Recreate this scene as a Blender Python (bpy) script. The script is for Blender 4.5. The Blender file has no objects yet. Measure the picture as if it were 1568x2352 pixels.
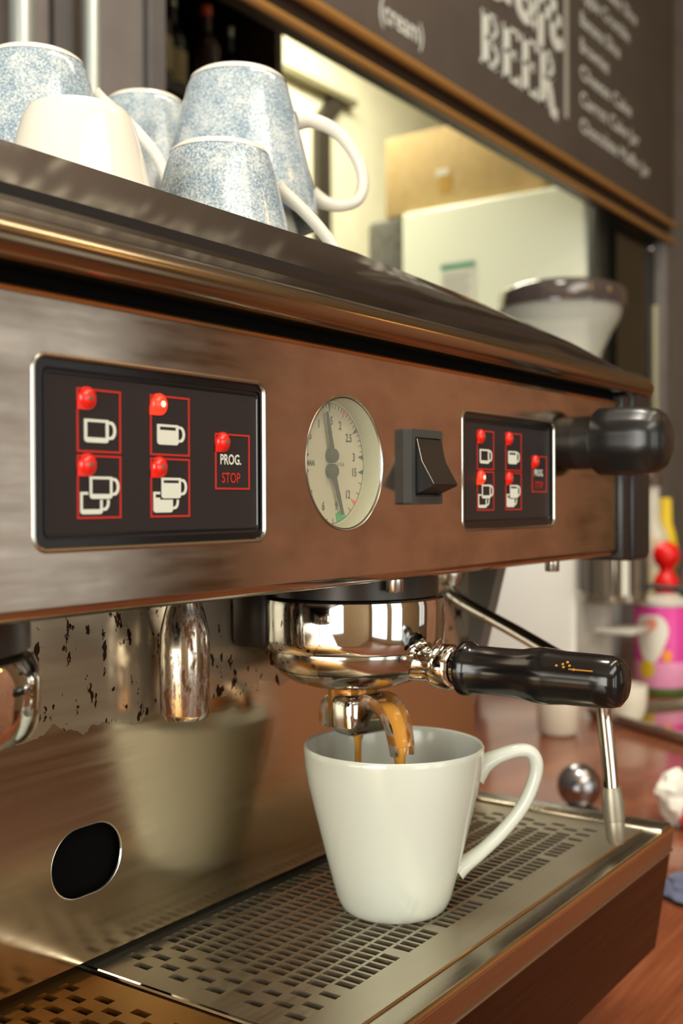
import bpy, bmesh, math, random
from math import sin, cos, pi, radians, hypot
from mathutils import Vector, Matrix, noise
from mathutils.geometry import tessellate_polygon

random.seed(7)
scene = bpy.context.scene
COL = scene.collection

# ------------------------------------------------------------------ camera
def setup_camera():
    yaw, pitch, roll = radians(34.92), radians(.58), radians(.23)
    F = Vector((cos(yaw)*cos(pitch), sin(yaw)*cos(pitch), -sin(pitch)))
    R0 = Vector((sin(yaw), -cos(yaw), 0)); U0 = R0.cross(F)
    R = R0*cos(roll) - U0*sin(roll); U = U0*cos(roll) + R0*sin(roll)
    cd = bpy.data.cameras.new('camera'); ob = bpy.data.objects.new('camera', cd); COL.objects.link(ob)
    m = Matrix((R, U, -F)).transposed().to_4x4(); m.translation = Vector((0, 0, .37))
    ob.matrix_world = m
    cd.sensor_fit = 'HORIZONTAL'; cd.sensor_width = 24.0; cd.lens = 2544.0/1568.0*24.0
    cd.clip_start = .01; cd.clip_end = 60
    cd.dof.use_dof = True; cd.dof.focus_distance = .50; cd.dof.aperture_fstop = 9.0
    scene.camera = ob
setup_camera()

# ------------------------------------------------------------------ world, lights, exposure
w = bpy.data.worlds.new('world'); scene.world = w; w.use_nodes = True
w.node_tree.nodes['Background'].inputs[0].default_value = (1, .98, .93, 1)
w.node_tree.nodes['Background'].inputs[1].default_value = 1.2
vs = scene.view_settings
vs.view_transform = 'Standard'; vs.look = 'None'; vs.gamma = 1; vs.use_curve_mapping = False
vs.exposure = 0.22

def area(name, loc, target, sx, sy, power, col):
    l = bpy.data.lights.new(name, 'AREA'); l.shape = 'RECTANGLE'; l.size = sx; l.size_y = sy
    l.energy = power; l.color = col
    o = bpy.data.objects.new(name, l); COL.objects.link(o); o.location = loc
    o.rotation_euler = (Vector(target)-Vector(loc)).to_track_quat('-Z', 'Y').to_euler()
    return o
DAY = (.90, 1, .97); WARM = (1, .80, .52)
area('daylight_front_left', (-1.35, -3.93, .55), (-1.35, 0, .55), 1.6, 2.5, 34, DAY)
area('daylight_front_right', (.45, -3.93, .55), (.45, 0, .55), 1.0, 2.5, 19, DAY)
area('daylight_side', (-2.43, -.15, .75), (0, -.15, .75), 1.5, 1.9, 78, (1, .99, .92))
area('added_kitchen_fill', (2.7, 2.15, 2.3), (2.9, 2.5, 0), 1.8, .5, 78, (1, .97, .80))  # added unseen fill that brightens the back room
area('bar_ceiling_lamp', (1.3, -.35, 2.32), (1.3, -.35, 0), 1.6, .12, 14, (1, .86, .62))

area('added_room_fill', (-.1, -1.7, 2.38), (-.1, -1.7, 0), 2.2, 1.2, 58, (1, .96, .86))  # added soft overhead fill, makes up for the dimmed windows
area('added_bar_fill', (.95, .45, 2.32), (1.5, .65, 0), .35, .35, 24, (1, .95, .84))  # added fill from above for the grinder, cups and counter
# ------------------------------------------------------------------ helpers
def lin(c):
    return tuple((x/255/12.92 if x/255 <= .04045 else ((x/255+.055)/1.055)**2.4) for x in c) + (1,)

def mat(name, rgb, rough=.5, metal=0, spec=.5, coat=0, trans=0, ior=1.45, emit=None, estr=0, alpha=1):
    m = bpy.data.materials.new(name); m.use_nodes = True
    b = m.node_tree.nodes['Principled BSDF']
    b.inputs['Base Color'].default_value = lin(rgb)
    b.inputs['Roughness'].default_value = rough
    b.inputs['Metallic'].default_value = metal
    b.inputs['Specular IOR Level'].default_value = spec
    b.inputs['Coat Weight'].default_value = coat
    b.inputs['Transmission Weight'].default_value = trans
    b.inputs['IOR'].default_value = ior
    b.inputs['Alpha'].default_value = alpha
    if emit:
        b.inputs['Emission Color'].default_value = lin(emit); b.inputs['Emission Strength'].default_value = estr
    return m
def nd(m, t, **kw):
    n = m.node_tree.nodes.new(t)
    for k, v in kw.items(): setattr(n, k, v)
    return n
def lk(m, a, b): m.node_tree.links.new(a, b)
def pb(m): return m.node_tree.nodes['Principled BSDF']
def coords(m, scale=(1, 1, 1), rot=(0, 0, 0)):
    tc = nd(m, 'ShaderNodeTexCoord'); mp = nd(m, 'ShaderNodeMapping')
    mp.inputs['Scale'].default_value = scale; mp.inputs['Rotation'].default_value = rot
    lk(m, tc.outputs['Object'], mp.inputs['Vector']); return mp.outputs['Vector']
def noise_tex(m, vec, scale, detail=4, rough=.55):
    n = nd(m, 'ShaderNodeTexNoise'); n.inputs['Scale'].default_value = scale
    n.inputs['Detail'].default_value = detail; n.inputs['Roughness'].default_value = rough
    lk(m, vec, n.inputs['Vector']); return n.outputs['Fac']
def ramp(m, fac, stops):
    r = nd(m, 'ShaderNodeValToRGB'); e = r.color_ramp.elements
    while len(e) < len(stops): e.new(.5)
    for i, (p, c) in enumerate(stops):
        e[i].position = p; e[i].color = c if len(c) == 4 else lin(c)
    lk(m, fac, r.inputs['Fac']); return r.outputs['Color']
def mixc(m, fac, a, b):
    n = nd(m, 'ShaderNodeMix', data_type='RGBA')
    if hasattr(fac, 'is_linked'): lk(m, fac, n.inputs[0])
    else: n.inputs[0].default_value = fac
    for s, v in ((n.inputs[6], a), (n.inputs[7], b)):
        if hasattr(v, 'is_linked'): lk(m, v, s)
        else: s.default_value = lin(v)
    return n.outputs[2]
def math_n(m, op, a, b=None, c=None):
    n = nd(m, 'ShaderNodeMath', operation=op)
    for s, v in zip(n.inputs, (a, b, c)):
        if v is None: continue
        if hasattr(v, 'is_linked'): lk(m, v, s)
        else: s.default_value = v
    return n.outputs[0]
def bump(m, h, strength, dist=.001):
    n = nd(m, 'ShaderNodeBump'); n.inputs['Strength'].default_value = strength; n.inputs['Distance'].default_value = dist
    lk(m, h, n.inputs['Height']); lk(m, n.outputs['Normal'], pb(m).inputs['Normal'])
def rough_var(m, scale, lo, hi, stretch=(1, 1, 1), detail=4):
    v = noise_tex(m, coords(m, stretch), scale, detail)
    mr = nd(m, 'ShaderNodeMapRange'); mr.inputs['From Min'].default_value = .3; mr.inputs['From Max'].default_value = .7
    mr.inputs['To Min'].default_value = lo; mr.inputs['To Max'].default_value = hi
    lk(m, v, mr.inputs['Value']); lk(m, mr.outputs['Result'], pb(m).inputs['Roughness'])
    return v

# mesh builders: all return (verts, faces) in world coordinates unless noted
def M(verts, faces): return ([Vector(v) for v in verts], [tuple(f) for f in faces])
def join(*parts):
    V, Fc = [], []
    for v, f in parts:
        o = len(V); V += v; Fc += [tuple(i+o for i in q) for q in f]
    return V, Fc
def xf(ms, fn): return [Vector(fn(v)) for v in ms[0]], ms[1]
def move(ms, d): d = Vector(d); return [v+d for v in ms[0]], ms[1]
def box(x0, x1, y0, y1, z0, z1, bev=0, seg=2):
    bm = bmesh.new(); bmesh.ops.create_cube(bm, size=1)
    for v in bm.verts:
        v.co = Vector(((x0+x1)/2+v.co.x*(x1-x0), (y0+y1)/2+v.co.y*(y1-y0), (z0+z1)/2+v.co.z*(z1-z0)))
    if bev: bmesh.ops.bevel(bm, geom=bm.edges[:], offset=bev, segments=seg, profile=.5, affect='EDGES')
    bm.verts.index_update()
    r = ([v.co.copy() for v in bm.verts], [tuple(v.index for v in f.verts) for f in bm.faces]); bm.free(); return r
def lathe(prof, seg=40, axis=(0, 0, 0), closed=False):
    V, Fc = [], []; n = len(prof)
    for i in range(seg):
        a = 2*pi*i/seg
        for r, z in prof: V.append(Vector((axis[0]+r*cos(a), axis[1]+r*sin(a), axis[2]+z)))
    for i in range(seg):
        j = (i+1) % seg
        for k in range(n-1 if not closed else n):
            k2 = (k+1) % n
            Fc.append((i*n+k, j*n+k, j*n+k2, i*n+k2))
    return V, Fc
def turn(ms, origin, direction):           # lathe built along +Z at the origin, turned to a direction and moved
    q = Vector((0, 0, 1)).rotation_difference(Vector(direction).normalized())
    o = Vector(origin); return [q @ v + o for v in ms[0]], ms[1]
def smooth_path(pts, per=6):
    P = [Vector(p) for p in pts]; out = []
    for i in range(len(P)-1):
        a, b, c, d = P[max(i-1, 0)], P[i], P[i+1], P[min(i+2, len(P)-1)]
        for k in range(per):
            t = k/per
            out.append(.5*((2*b)+(c-a)*t+(2*a-5*b+4*c-d)*t*t+(3*b-a-3*c+d)*t**3))
    out.append(P[-1]); return out
def tube(path, rad, seg=12, closed=False, flat=1.0):
    P = [Vector(p) for p in path]; n = len(P)
    R = rad if isinstance(rad, (list, tuple)) else [rad]*n
    if len(R) != n:
        R = [R[int(i*(len(R)-1)/(n-1))]*(1-(i*(len(R)-1)/(n-1)) % 1)+R[min(int(i*(len(R)-1)/(n-1))+1, len(R)-1)]*((i*(len(R)-1)/(n-1)) % 1) for i in range(n)]
    V, Fc = [], []; up = None
    for i in range(n):
        t = (P[(i+1) % n]-P[i-1]) if closed else (P[min(i+1, n-1)]-P[max(i-1, 0)])
        t.normalize()
        if up is None:
            up = Vector((0, 0, 1)) if abs(t.z) < .9 else Vector((0, 1, 0))
        s = t.cross(up).normalized(); up = s.cross(t).normalized()
        for k in range(seg):
            a = 2*pi*k/seg; V.append(P[i]+s*cos(a)*R[i]*flat+up*sin(a)*R[i])
    for i in range(n if closed else n-1):
        j = (i+1) % n
        for k in range(seg):
            k2 = (k+1) % seg; Fc.append((i*seg+k, i*seg+k2, j*seg+k2, j*seg+k))
    if not closed: Fc += [tuple(range(seg))[::-1], tuple((n-1)*seg+k for k in range(seg))]
    return V, Fc
def prism(loops, d0, d1, plane='XZ'):
    """flat outline with holes (first loop outside, the rest holes), from depth d0 (front) to d1; plane XZ: depth is Y"""
    pts = [[Vector((p[0], p[1], 0)) for p in l] for l in loops]
    tris = tessellate_polygon(pts); flatp = [p for l in pts for p in l]; n = len(flatp)
    put = {'XZ': lambda p, d: Vector((p.x, d, p.y)), 'XY': lambda p, d: Vector((p.x, p.y, d)), 'YZ': lambda p, d: Vector((d, p.x, p.y))}[plane]
    V = [put(p, d0) for p in flatp]+[put(p, d1) for p in flatp]
    Fc = [tuple(t) for t in tris]+[tuple(i+n for i in t[::-1]) for t in tris]
    o = 0
    for l in pts:
        m = len(l)
        for i in range(m): j = (i+1) % m; Fc.append((o+i, o+j, o+j+n, o+i+n))
        o += m
    return V, Fc
def rr(x0, y0, x1, y1, r, n=5):
    out = []
    for cx, cy, a0 in ((x1-r, y1-r, 0), (x0+r, y1-r, 90), (x0+r, y0+r, 180), (x1-r, y0+r, 270)):
        for k in range(n+1):
            a = radians(a0+90*k/n); out.append((cx+r*cos(a), cy+r*sin(a)))
    return out
def circ(cx, cy, r, n=40, a0=0, a1=360):
    full = abs(a1-a0) >= 360
    return [(cx+r*cos(radians(a0+(a1-a0)*k/(n if full else n-1))), cy+r*sin(radians(a0+(a1-a0)*k/(n if full else n-1)))) for k in range(n)]
def sweep_x(prof, x0, x1, cap=True):       # profile of (y, z), open or closed by order, swept along X
    n = len(prof); V = [Vector((x0, y, z)) for y, z in prof]+[Vector((x1, y, z)) for y, z in prof]
    Fc = [(i, (i+1) % n, (i+1) % n+n, i+n) for i in range(n)]
    if cap: Fc += [tuple(range(n))[::-1], tuple(range(n, 2*n))]
    return V, Fc
def stroke(pts, wd):                       # flat pen stroke outline through 2D points
    L, Rr = [], []
    P = [Vector((p[0], p[1])) for p in pts]
    for i, p in enumerate(P):
        t = (P[min(i+1, len(P)-1)]-P[max(i-1, 0)]).normalized(); nrm = Vector((-t.y, t.x))
        L.append(p+nrm*wd/2); Rr.append(p-nrm*wd/2)
    return L, Rr
def stroke_mesh(pts, wd, y, th=.0015):     # a stroke standing on a wall plane Y=y, front at y-th
    L, Rr = stroke(pts, wd); n = len(L)
    V = [Vector((p.x, y-th, p.y)) for p in L]+[Vector((p.x, y-th, p.y)) for p in Rr]
    V += [Vector((p.x, y, p.y)) for p in L]+[Vector((p.x, y, p.y)) for p in Rr]
    Fc = []
    for i in range(n-1):
        Fc += [(i, i+1, n+i+1, n+i), (i, 2*n+i, 2*n+i+1, i+1), (n+i, n+i+1, 3*n+i+1, 3*n+i)]
    Fc += [(0, n, 3*n, 2*n), (n-1, 3*n-1, 4*n-1, 2*n-1)]
    return V, Fc
def text_mesh(s, x, z, h, y, wx=1.0, th=.0006, align='LEFT', shear=0, bold=0):
    cu = bpy.data.curves.new('t', 'FONT'); cu.body = s; cu.size = 1; cu.align_x = align; cu.extrude = 0; cu.offset = bold
    cu.shear = shear; cu.resolution_u = 3
    ob = bpy.data.objects.new('t', cu); COL.objects.link(ob)
    dg = bpy.context.evaluated_depsgraph_get(); me = bpy.data.meshes.new_from_object(ob.evaluated_get(dg))
    V = [Vector((x+v.co.x*h*1.38*wx, y-th, z+v.co.y*h*1.38)) for v in me.vertices]
    Fc = [tuple(p.vertices) for p in me.polygons]
    bpy.data.objects.remove(ob); bpy.data.curves.remove(cu); bpy.data.meshes.remove(me)
    return V, Fc

def wl(o):
    p = Vector((0, 0, 0))
    while o is not None: p = p+o.location; o = o.parent
    return p
def obj(name, ms, m, parent=None, smooth=35, label=None, origin=None, kind=None):
    V, Fc = ms
    lo = Vector((min(v.x for v in V), min(v.y for v in V), min(v.z for v in V)))
    hi = Vector((max(v.x for v in V), max(v.y for v in V), max(v.z for v in V)))
    c = Vector(origin) if origin is not None else (Vector(((lo.x+hi.x)/2, (lo.y+hi.y)/2, lo.z)))
    me = bpy.data.meshes.new(name); me.from_pydata([v-c for v in V], [], Fc)
    bm = bmesh.new(); bm.from_mesh(me); bmesh.ops.recalc_face_normals(bm, faces=bm.faces[:]); bm.to_mesh(me); bm.free()
    if smooth:
        me.polygons.foreach_set('use_smooth', [True]*len(me.polygons)); me.set_sharp_from_angle(angle=radians(smooth))
    me.materials.append(m)
    o = bpy.data.objects.new(name, me); COL.objects.link(o)
    o.parent = parent; o.location = c-(wl(parent) if parent else Vector((0, 0, 0)))
    if label: o['label'] = label
    if kind: o['kind'] = kind
    return o
def tag(o, label, cat, group=None):
    o['label'] = label; o['category'] = cat
    if group: o['group'] = group
    return o
def thing(name, label, cat, loc, group=None):
    o = bpy.data.objects.new(name, None); o.empty_display_size = .02; COL.objects.link(o); o.location = loc
    return tag(o, label, cat, group)
def copy_tree(o, parent=None):
    c = o.copy(); COL.objects.link(c); c.parent = parent
    for ch in list(o.children): copy_tree(ch, c)
    return c
def struct(name, ms, m, parent=None, smooth=0):
    return obj(name, ms, m, parent, smooth, kind='structure' if parent is None else None)

# ------------------------------------------------------------------ materials
def m_panel():
    m = mat('polished_steel', (176, 164, 150), .14, 1)
    v = rough_var(m, 60, .10, .20, (.35, 1, 3))
    n2 = noise_tex(m, coords(m, (.02, 1, 1), (0, .5, 0)), 900, 2)
    sm = noise_tex(m, coords(m, (1, 1, 1.6)), 26, 3)
    lk(m, ramp(m, sm, [(.34, (166, 154, 140)), (.58, (186, 174, 160))]), pb(m).inputs['Base Color'])
    bump(m, n2, .02, .0004); return m
PANEL = m_panel()
def m_brushed(name, rgb, lo, hi, stretch, scale=300):
    m = mat(name, rgb, .3, 1); v = rough_var(m, scale, lo, hi, stretch)
    bump(m, v, .05, .0003); return m
TRAYSTEEL = m_brushed('brushed_tray_steel', (186, 178, 158), .34, .44, (.03, 1, 1))
for n_ in list(TRAYSTEEL.node_tree.nodes):
    if n_.type == 'BUMP': TRAYSTEEL.node_tree.nodes.remove(n_)
RIMSTEEL = m_brushed('worn_rim_steel', (172, 164, 146), .2, .3, (.03, 1, 1))
CHROME = mat('chrome', (205, 203, 198), .05, 1)
SATIN = mat('satin_steel', (178, 176, 168), .25, 1)
GOLDRIM = mat('warm_polished_edge', (205, 178, 128), .2, 1)
FASCIA = mat('polished_fascia_steel', (178, 166, 152), .055, 1)
BULL = m_brushed('bronze_tinted_trim_steel', (152, 136, 114), .16, .22, (.02, 1, 1))
BLACKGLOSS = mat('glossy_black_bakelite', (16, 15, 15), .16, 0, .5)
BLACKPL = mat('black_plastic', (26, 25, 25), .38)
GREYPL = mat('dark_grey_plastic', (56, 57, 55), .45)
RUBBER = mat('black_rubber', (14, 13, 13), .6)
VOID = mat('painted_shade_black', (3, 3, 3), .9, 0, .1)  # near-black paint for the shade in the trim gap and panel hole
def m_membrane():
    m = mat('black_membrane', (38, 33, 33), .42, 0, .35)
    bump(m, noise_tex(m, coords(m), 2500, 2), .05, .0003); return m
MEMB = m_membrane()
RED = mat('red_print', (205, 30, 18), .4)
REDLENS = mat('red_led_lens', (225, 28, 12), .25, 0, .5, .3)
REDLIT = mat('lit_red_led', (255, 40, 20), .25, 0, .5, 0, 0, 1.45, (255, 45, 25), 1.6)
LEDTIP = mat('led_dull_tip', (130, 72, 62), .35)
LEDHOT = mat('led_lit_tip', (255, 190, 170), .3, 0, .5, 0, 0, 1.45, (255, 150, 120), 2.2)
def m_print():
    m = mat('white_print', (205, 208, 196), .5)
    c = ramp(m, noise_tex(m, coords(m), 700, 5, .7), [(.0, (205, 208, 196)), (.66, (205, 208, 196)), (.72, (150, 140, 120))])
    lk(m, c, pb(m).inputs['Base Color']); return m
WHITEPR = m_print()
REDPR = mat('dull_red_print', (176, 38, 28), .5)
CERAMIC = mat('white_glazed_ceramic', (192, 196, 184), .12, 0, .5)
CERAMICW = mat('warm_white_glazed_ceramic', (222, 217, 203), .12, 0, .5)
def m_speckle():
    m = mat('blue_speckled_glaze', (190, 200, 205), .12, 0, .5)
    v = coords(m); a = noise_tex(m, v, 760, 3, .6); b = noise_tex(m, v, 60, 3, .6)
    s = math_n(m, 'ADD', math_n(m, 'MULTIPLY', a, .8), math_n(m, 'MULTIPLY', b, .35))
    c = ramp(m, s, [(.46, (112, 134, 152)), (.57, (156, 170, 178)), (.68, (198, 203, 200))])
    lk(m, c, pb(m).inputs['Base Color']); return m
SPECK = m_speckle()
def m_stained():
    m = mat('coffee_stained_chrome', (200, 196, 188), .12, 1)
    v = noise_tex(m, coords(m), 80, 2, .5)
    f = ramp(m, v, [(.44, (0, 0, 0, 1)), (.56, (1, 1, 1, 1))])
    c = mixc(m, f, (200, 196, 188), (140, 92, 36)); lk(m, c, pb(m).inputs['Base Color'])
    mt = math_n(m, 'SUBTRACT', 1, math_n(m, 'MULTIPLY', f, .75)); lk(m, mt, pb(m).inputs['Metallic'])
    lk(m, math_n(m, 'MULTIPLY_ADD', f, .2, .1), pb(m).inputs['Roughness']); return m
STAIN = m_stained()
def m_rustchrome():
    m = mat('rust_pitted_chrome', (190, 180, 165), .2, 1)
    v = noise_tex(m, coords(m, (1, 1, .35)), 220, 6, .65)
    f = ramp(m, v, [(.46, (0, 0, 0, 1)), (.6, (1, 1, 1, 1))])
    lk(m, mixc(m, f, (192, 184, 170), (104, 66, 34)), pb(m).inputs['Base Color'])
    lk(m, math_n(m, 'SUBTRACT', 1, math_n(m, 'MULTIPLY', f, .6)), pb(m).inputs['Metallic'])
    lk(m, math_n(m, 'MULTIPLY_ADD', f, .35, .16), pb(m).inputs['Roughness']); return m
RUSTY = m_rustchrome()
COFFEE = mat('espresso_crema', (204, 146, 62), .14, 0, .5); pb(COFFEE).inputs['Subsurface Weight'].default_value = .15
pb(COFFEE).inputs['Subsurface Radius'].default_value = (.003, .001, .0004)
COFFEEFILM = mat('coffee_filmed_metal', (168, 112, 44), .16, .35)
DARKCOFFEE = mat('espresso_surface', (120, 66, 22), .15)
def m_back():
    m = mat('splash_steel', (172, 158, 136), .2, 1)
    v = rough_var(m, 260, .13, .21, (.03, 1, 1))
    tc = nd(m, 'ShaderNodeTexCoord'); sx = nd(m, 'ShaderNodeSeparateXYZ'); lk(m, tc.outputs['Object'], sx.inputs[0])
    n1 = noise_tex(m, coords(m, (1, 1, .5)), 170, 6, .6)
    n3 = noise_tex(m, coords(m), 38, 4)
    # dirt film with front panel's reflection painted in, ragged lower edge, spots of rust
    edge = math_n(m, 'ADD', sx.outputs['Z'], math_n(m, 'MULTIPLY', math_n(m, 'SUBTRACT', n3, .5), .034))
    up = math_n(m, 'GREATER_THAN', edge, .109)
    film = math_n(m, 'MULTIPLY', up, .32)
    spots = math_n(m, 'MULTIPLY', up, math_n(m, 'GREATER_THAN', n1, .60))
    c1 = mixc(m, film, (200, 184, 158), (140, 131, 116)); c2 = mixc(m, spots, c1, (58, 36, 22))
    lk(m, c2, pb(m).inputs['Base Color'])
    lk(m, math_n(m, 'SUBTRACT', 1, math_n(m, 'MULTIPLY', film, .9)), pb(m).inputs['Metallic'])
    return m
BACKST = m_back()
def m_wood():
    m = mat('varnished_red_wood', (142, 78, 48), .22, 0, .5, .25)
    v = noise_tex(m, coords(m, (.5, 3, 3)), 6, 6, .6)
    v2 = noise_tex(m, coords(m, (1, 18, 18)), 9, 4, .6)
    s = math_n(m, 'ADD', math_n(m, 'MULTIPLY', v, .6), math_n(m, 'MULTIPLY', v2, .4))
    c = ramp(m, s, [(.32, (88, 42, 24)), (.5, (118, 64, 38)), (.68, (142, 86, 56))])
    lk(m, c, pb(m).inputs['Base Color']); return m
WOOD = m_wood()
def m_plain(name, rgb, rough=.6, var=10, scale=12):
    m = mat(name, rgb, rough)
    v = noise_tex(m, coords(m), scale, 4)
    lk(m, ramp(m, v, [(.3, tuple(max(0, x-var) for x in rgb)), (.7, tuple(min(255, x+var) for x in rgb))]), pb(m).inputs['Base Color'])
    return m
GREYWALL = m_plain('grey_brown_wall_paint', (104, 98, 94), .6, 6)
DARKWALL = m_plain('dark_grey_wall_paint', (78, 74, 72), .55, 6)
CREAM = m_plain('cream_wall_paint', (226, 222, 190), .7, 4)
BOARD = m_plain('black_chalkboard', (78, 70, 64), .55, 5, 6)
CHALK = m_plain('white_chalk_paint', (196, 198, 190), .8, 6, 300)
CHALKDIM = m_plain('grey_chalk', (150, 148, 138), .85, 10, 300)
FRAMEGOLD = mat('gilded_wood', (158, 116, 62), .32, .2)
FRAMEDARK = mat('dark_stained_wood', (44, 32, 26), .4)
BROWN = m_plain('brown_wood_panelling', (140, 96, 68), .5, 12, 5)
TAN = m_plain('tan_wall_paint', (170, 142, 104), .7, 8)
CEIL = m_plain('off_white_ceiling', (206, 192, 164), .8, 4)
FLOORW = m_plain('red_brown_floorboards', (120, 76, 52), .4, 14, 8)
CARD = m_plain('corrugated_cardboard', (200, 172, 118), .75, 6, 30)
TAPE = mat('brown_parcel_tape', (190, 150, 70), .35)
FRIDGEW = mat('white_enamel', (222, 225, 206), .3)
FRIDGEG = m_plain('grey_fridge_back', (84, 81, 70), .6, 14, 40)
WHITEPL = mat('white_plastic', (244, 246, 240), .35)
GREYWHITE = mat('grey_white_plastic', (190, 188, 178), .4)
def m_glass(name, rgb, rough=.03, alpha=.35):
    m = mat(name, rgb, rough, 0, .6); pb(m).inputs['Alpha'].default_value = alpha; return m
HOPPER = m_glass('clear_hopper_plastic', (222, 226, 214), .08, .42)
GLASS = m_glass('clear_glass', (226, 222, 206), .03, .45)
SMOKED = mat('smoked_plastic_lid', (62, 54, 52), .12, 0, .5, .4)
PINK = mat('pink_tin_print', (212, 62, 152), .3)
PINKPALE = mat('pale_pink_print', (226, 150, 190), .35)
GREEN = mat('green_print', (74, 96, 40), .4)
YELLOW = mat('yellow_label', (222, 190, 40), .5)
ORANGE = mat('orange_print', (236, 150, 50), .5)
REDPL = mat('red_plastic', (214, 14, 10), .3)
AMBER = mat('amber_syrup', (206, 146, 66), .15)
DARKGLASS = mat('dark_bottle_glass', (18, 26, 32), .08, 0, .6)
BROWNGL = mat('brown_bottle_glass', (52, 34, 22), .1, 0, .6)
LABELC = mat('pale_bottle_label', (176, 168, 130), .6)
REDCAP = mat('orange_red_cap', (206, 84, 48), .4)
STICKGREEN = mat('green_sticker_band', (92, 166, 134), .5)
STICKW = mat('white_sticker', (226, 224, 212), .5)
STICKGREY = mat('grey_print', (176, 176, 170), .6)
DIAL = mat('cream_dial', (176, 168, 140), .6)
DIALWALL = mat('pale_dial_wall', (168, 166, 138), .3)
INK = mat('black_ink', (34, 32, 32), .5)
GREENINK = mat('green_mark', (22, 150, 70), .5)
REDINK = mat('red_mark', (216, 66, 42), .5)
PIPEM = mat('galvanised_pipe', (178, 186, 182), .3, .7)
BLUECL = m_plain('blue_cloth', (86, 92, 118), .9, 14, 60)

# ------------------------------------------------------------------ the room
WY = 1.05                                                   # plane of the wall behind the bar
def rect(x0, y0, x1, y1): return [(x0, y0), (x1, y0), (x1, y1), (x0, y1)]
struct('floor', box(-2.6, 5.6, -4.1, 3.1, -.94, -.9), FLOORW)
struct('ceiling', box(-2.6, 5.6, -4.1, 3.1, 2.4, 2.45), CEIL)
struct('wall_bar', prism([rect(-2.6, -.9, 5.6, 2.4), rect(1.082, .60, 3.096, 1.108)], WY, WY+.02), GREYWALL)
struct('wall_kitchen', box(-2.6, 5.6, 2.6, 2.7, -.9, 2.4), CREAM)
struct('wall_right', box(5.5, 5.6, -4, 2.6, -.9, 2.4), TAN)
WINS = {'front': [(-2.2, -.75, -.5, 1.85), (-.1, -.75, 1.0, 1.85), (3.3, -.4, 4.5, 1.6)]}
struct('wall_front', prism([rect(-2.6, -.9, 5.6, 2.4)]+[rect(*q) for q in WINS['front']], -4.0, -4.1), TAN)
struct('wall_left', prism([rect(-4.1, -.9, 3.0, 2.4), rect(-.95, -.25, .65, 1.75)], -2.5, -2.6, 'YZ'), TAN)
PANE = m_glass('window_pane', (230, 240, 240), .02, .12)
def window(n, x0, z0, x1, z1):
    f = struct('window_%d' % n, prism([rect(x0, z0, x1, z1), rect(x0+.06, z0+.06, (x0+x1)/2-.02, z1-.06), rect((x0+x1)/2+.02, z0+.06, x1-.06, z1-.06)], -4.02, -4.07), FRAMEDARK)
    obj('pane', box(x0+.05, x1-.05, -4.05, -4.04, z0+.05, z1-.05), PANE, f, 0)
for i, q in enumerate(WINS['front']): window(i+1, *q)
f3 = struct('window_5', prism([rect(-.95, -.25, .65, 1.75), rect(-.89, -.19, -.17, 1.69), rect(-.13, -.19, .59, 1.69)], -2.52, -2.57, 'YZ'), FRAMEDARK)
obj('pane', box(-2.55, -2.54, -.9, .6, -.2, 1.7), PANE, f3, 0)
# unseen brown board, added and curved for the reflection in the front panel
struct('reflection_board', prism([[(-.42, -.9), (-.42, 1.25)]+[(-.93-.45*sin(radians(a)), .80+.45*cos(radians(a))) for a in range(0, 91, 10)]+[(-1.38, -.9)]], 2.35, 2.45, 'YZ'), BROWN)
# kitchen partition that shades the bottle shelf
# moulded shelf rail over the opening: two gilded beads and a dark hollow
def rail():
    body = sweep_x([(WY+.021, 1.1005), (WY-.016, 1.1005), (WY-.016, 1.106), (WY-.006, 1.110), (WY-.006, 1.138), (WY-.018, 1.142), (WY-.018, 1.158), (WY, 1.158), (WY, 1.1082), (WY+.021, 1.1082)], .98, 3.13)
    t = struct('trim_1', body, FRAMEDARK)
    obj('gilded_bead', tube([(.98+.215*i, WY-.018, 1.149) for i in range(11)], .0095, 10), FRAMEGOLD, t)
    obj('gilded_bead', tube([(.98+.215*i, WY-.016, 1.1015) for i in range(11)], .0080, 10), FRAMEGOLD, t)
rail()
t2 = struct('trim_2', box(1.052, 1.084, WY-.012, WY+.03, .60, 1.10, .003), DARKWALL)
t3 = struct('trim_3', box(3.094, 3.118, WY-.010, WY+.03, .60, 1.10, .003), GREYWALL)
# dark sliding pane at the right end of the opening
dp = struct('window_4', box(2.80, 3.094, WY+.022, WY+.030, .60, 1.10), mat('dark_sliding_glass', (26, 26, 20), .12, 0, .5), None)
obj('edge_strip', box(3.082, 3.094, WY+.012, WY+.022, .60, .92), mat('pale_edge_strip', (176, 170, 140), .4), dp, 0)
obj('clip', turn(lathe([(0, .008), (.010, .007), (.013, .003), (.013, 0), (0, 0)], 16), (3.066, WY+.022, 1.076), (0, -1, 0)), SATIN, dp)
# black lintel and jamb of the doorway on the far kitchen wall
KY = 2.6
dr = struct('door_1', box(3.53, 3.62, KY-.03, KY, -.9, 1.88), mat('black_door_trim', (52, 46, 36), .5))
obj('lintel', box(3.30, 3.78, KY-.05, KY, 1.985, 2.01), mat('olive_lintel', (120, 114, 84), .5), dr, 0)
obj('brace', xf(box(3.53, 3.62, KY-.04, KY, 1.88, 1.985), lambda v: (v.x+(.10 if v.z > 1.92 else 0), v.y, v.z)), mat('black_door_brace', (52, 46, 36), .5), dr, 0)

# counter top
ct = thing('bar_counter', 'varnished red-brown wooden bar counter that carries the machine and everything beside it', 'counter', (1.5, .55, -.9))
obj('countertop', box(-2.4, 5.4, .05, WY-.001, -.05, 0, .004), WOOD, ct)
obj('front_panel', box(-2.4, 5.4, .12, .18, -.9, -.05), BROWN, ct)

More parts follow.
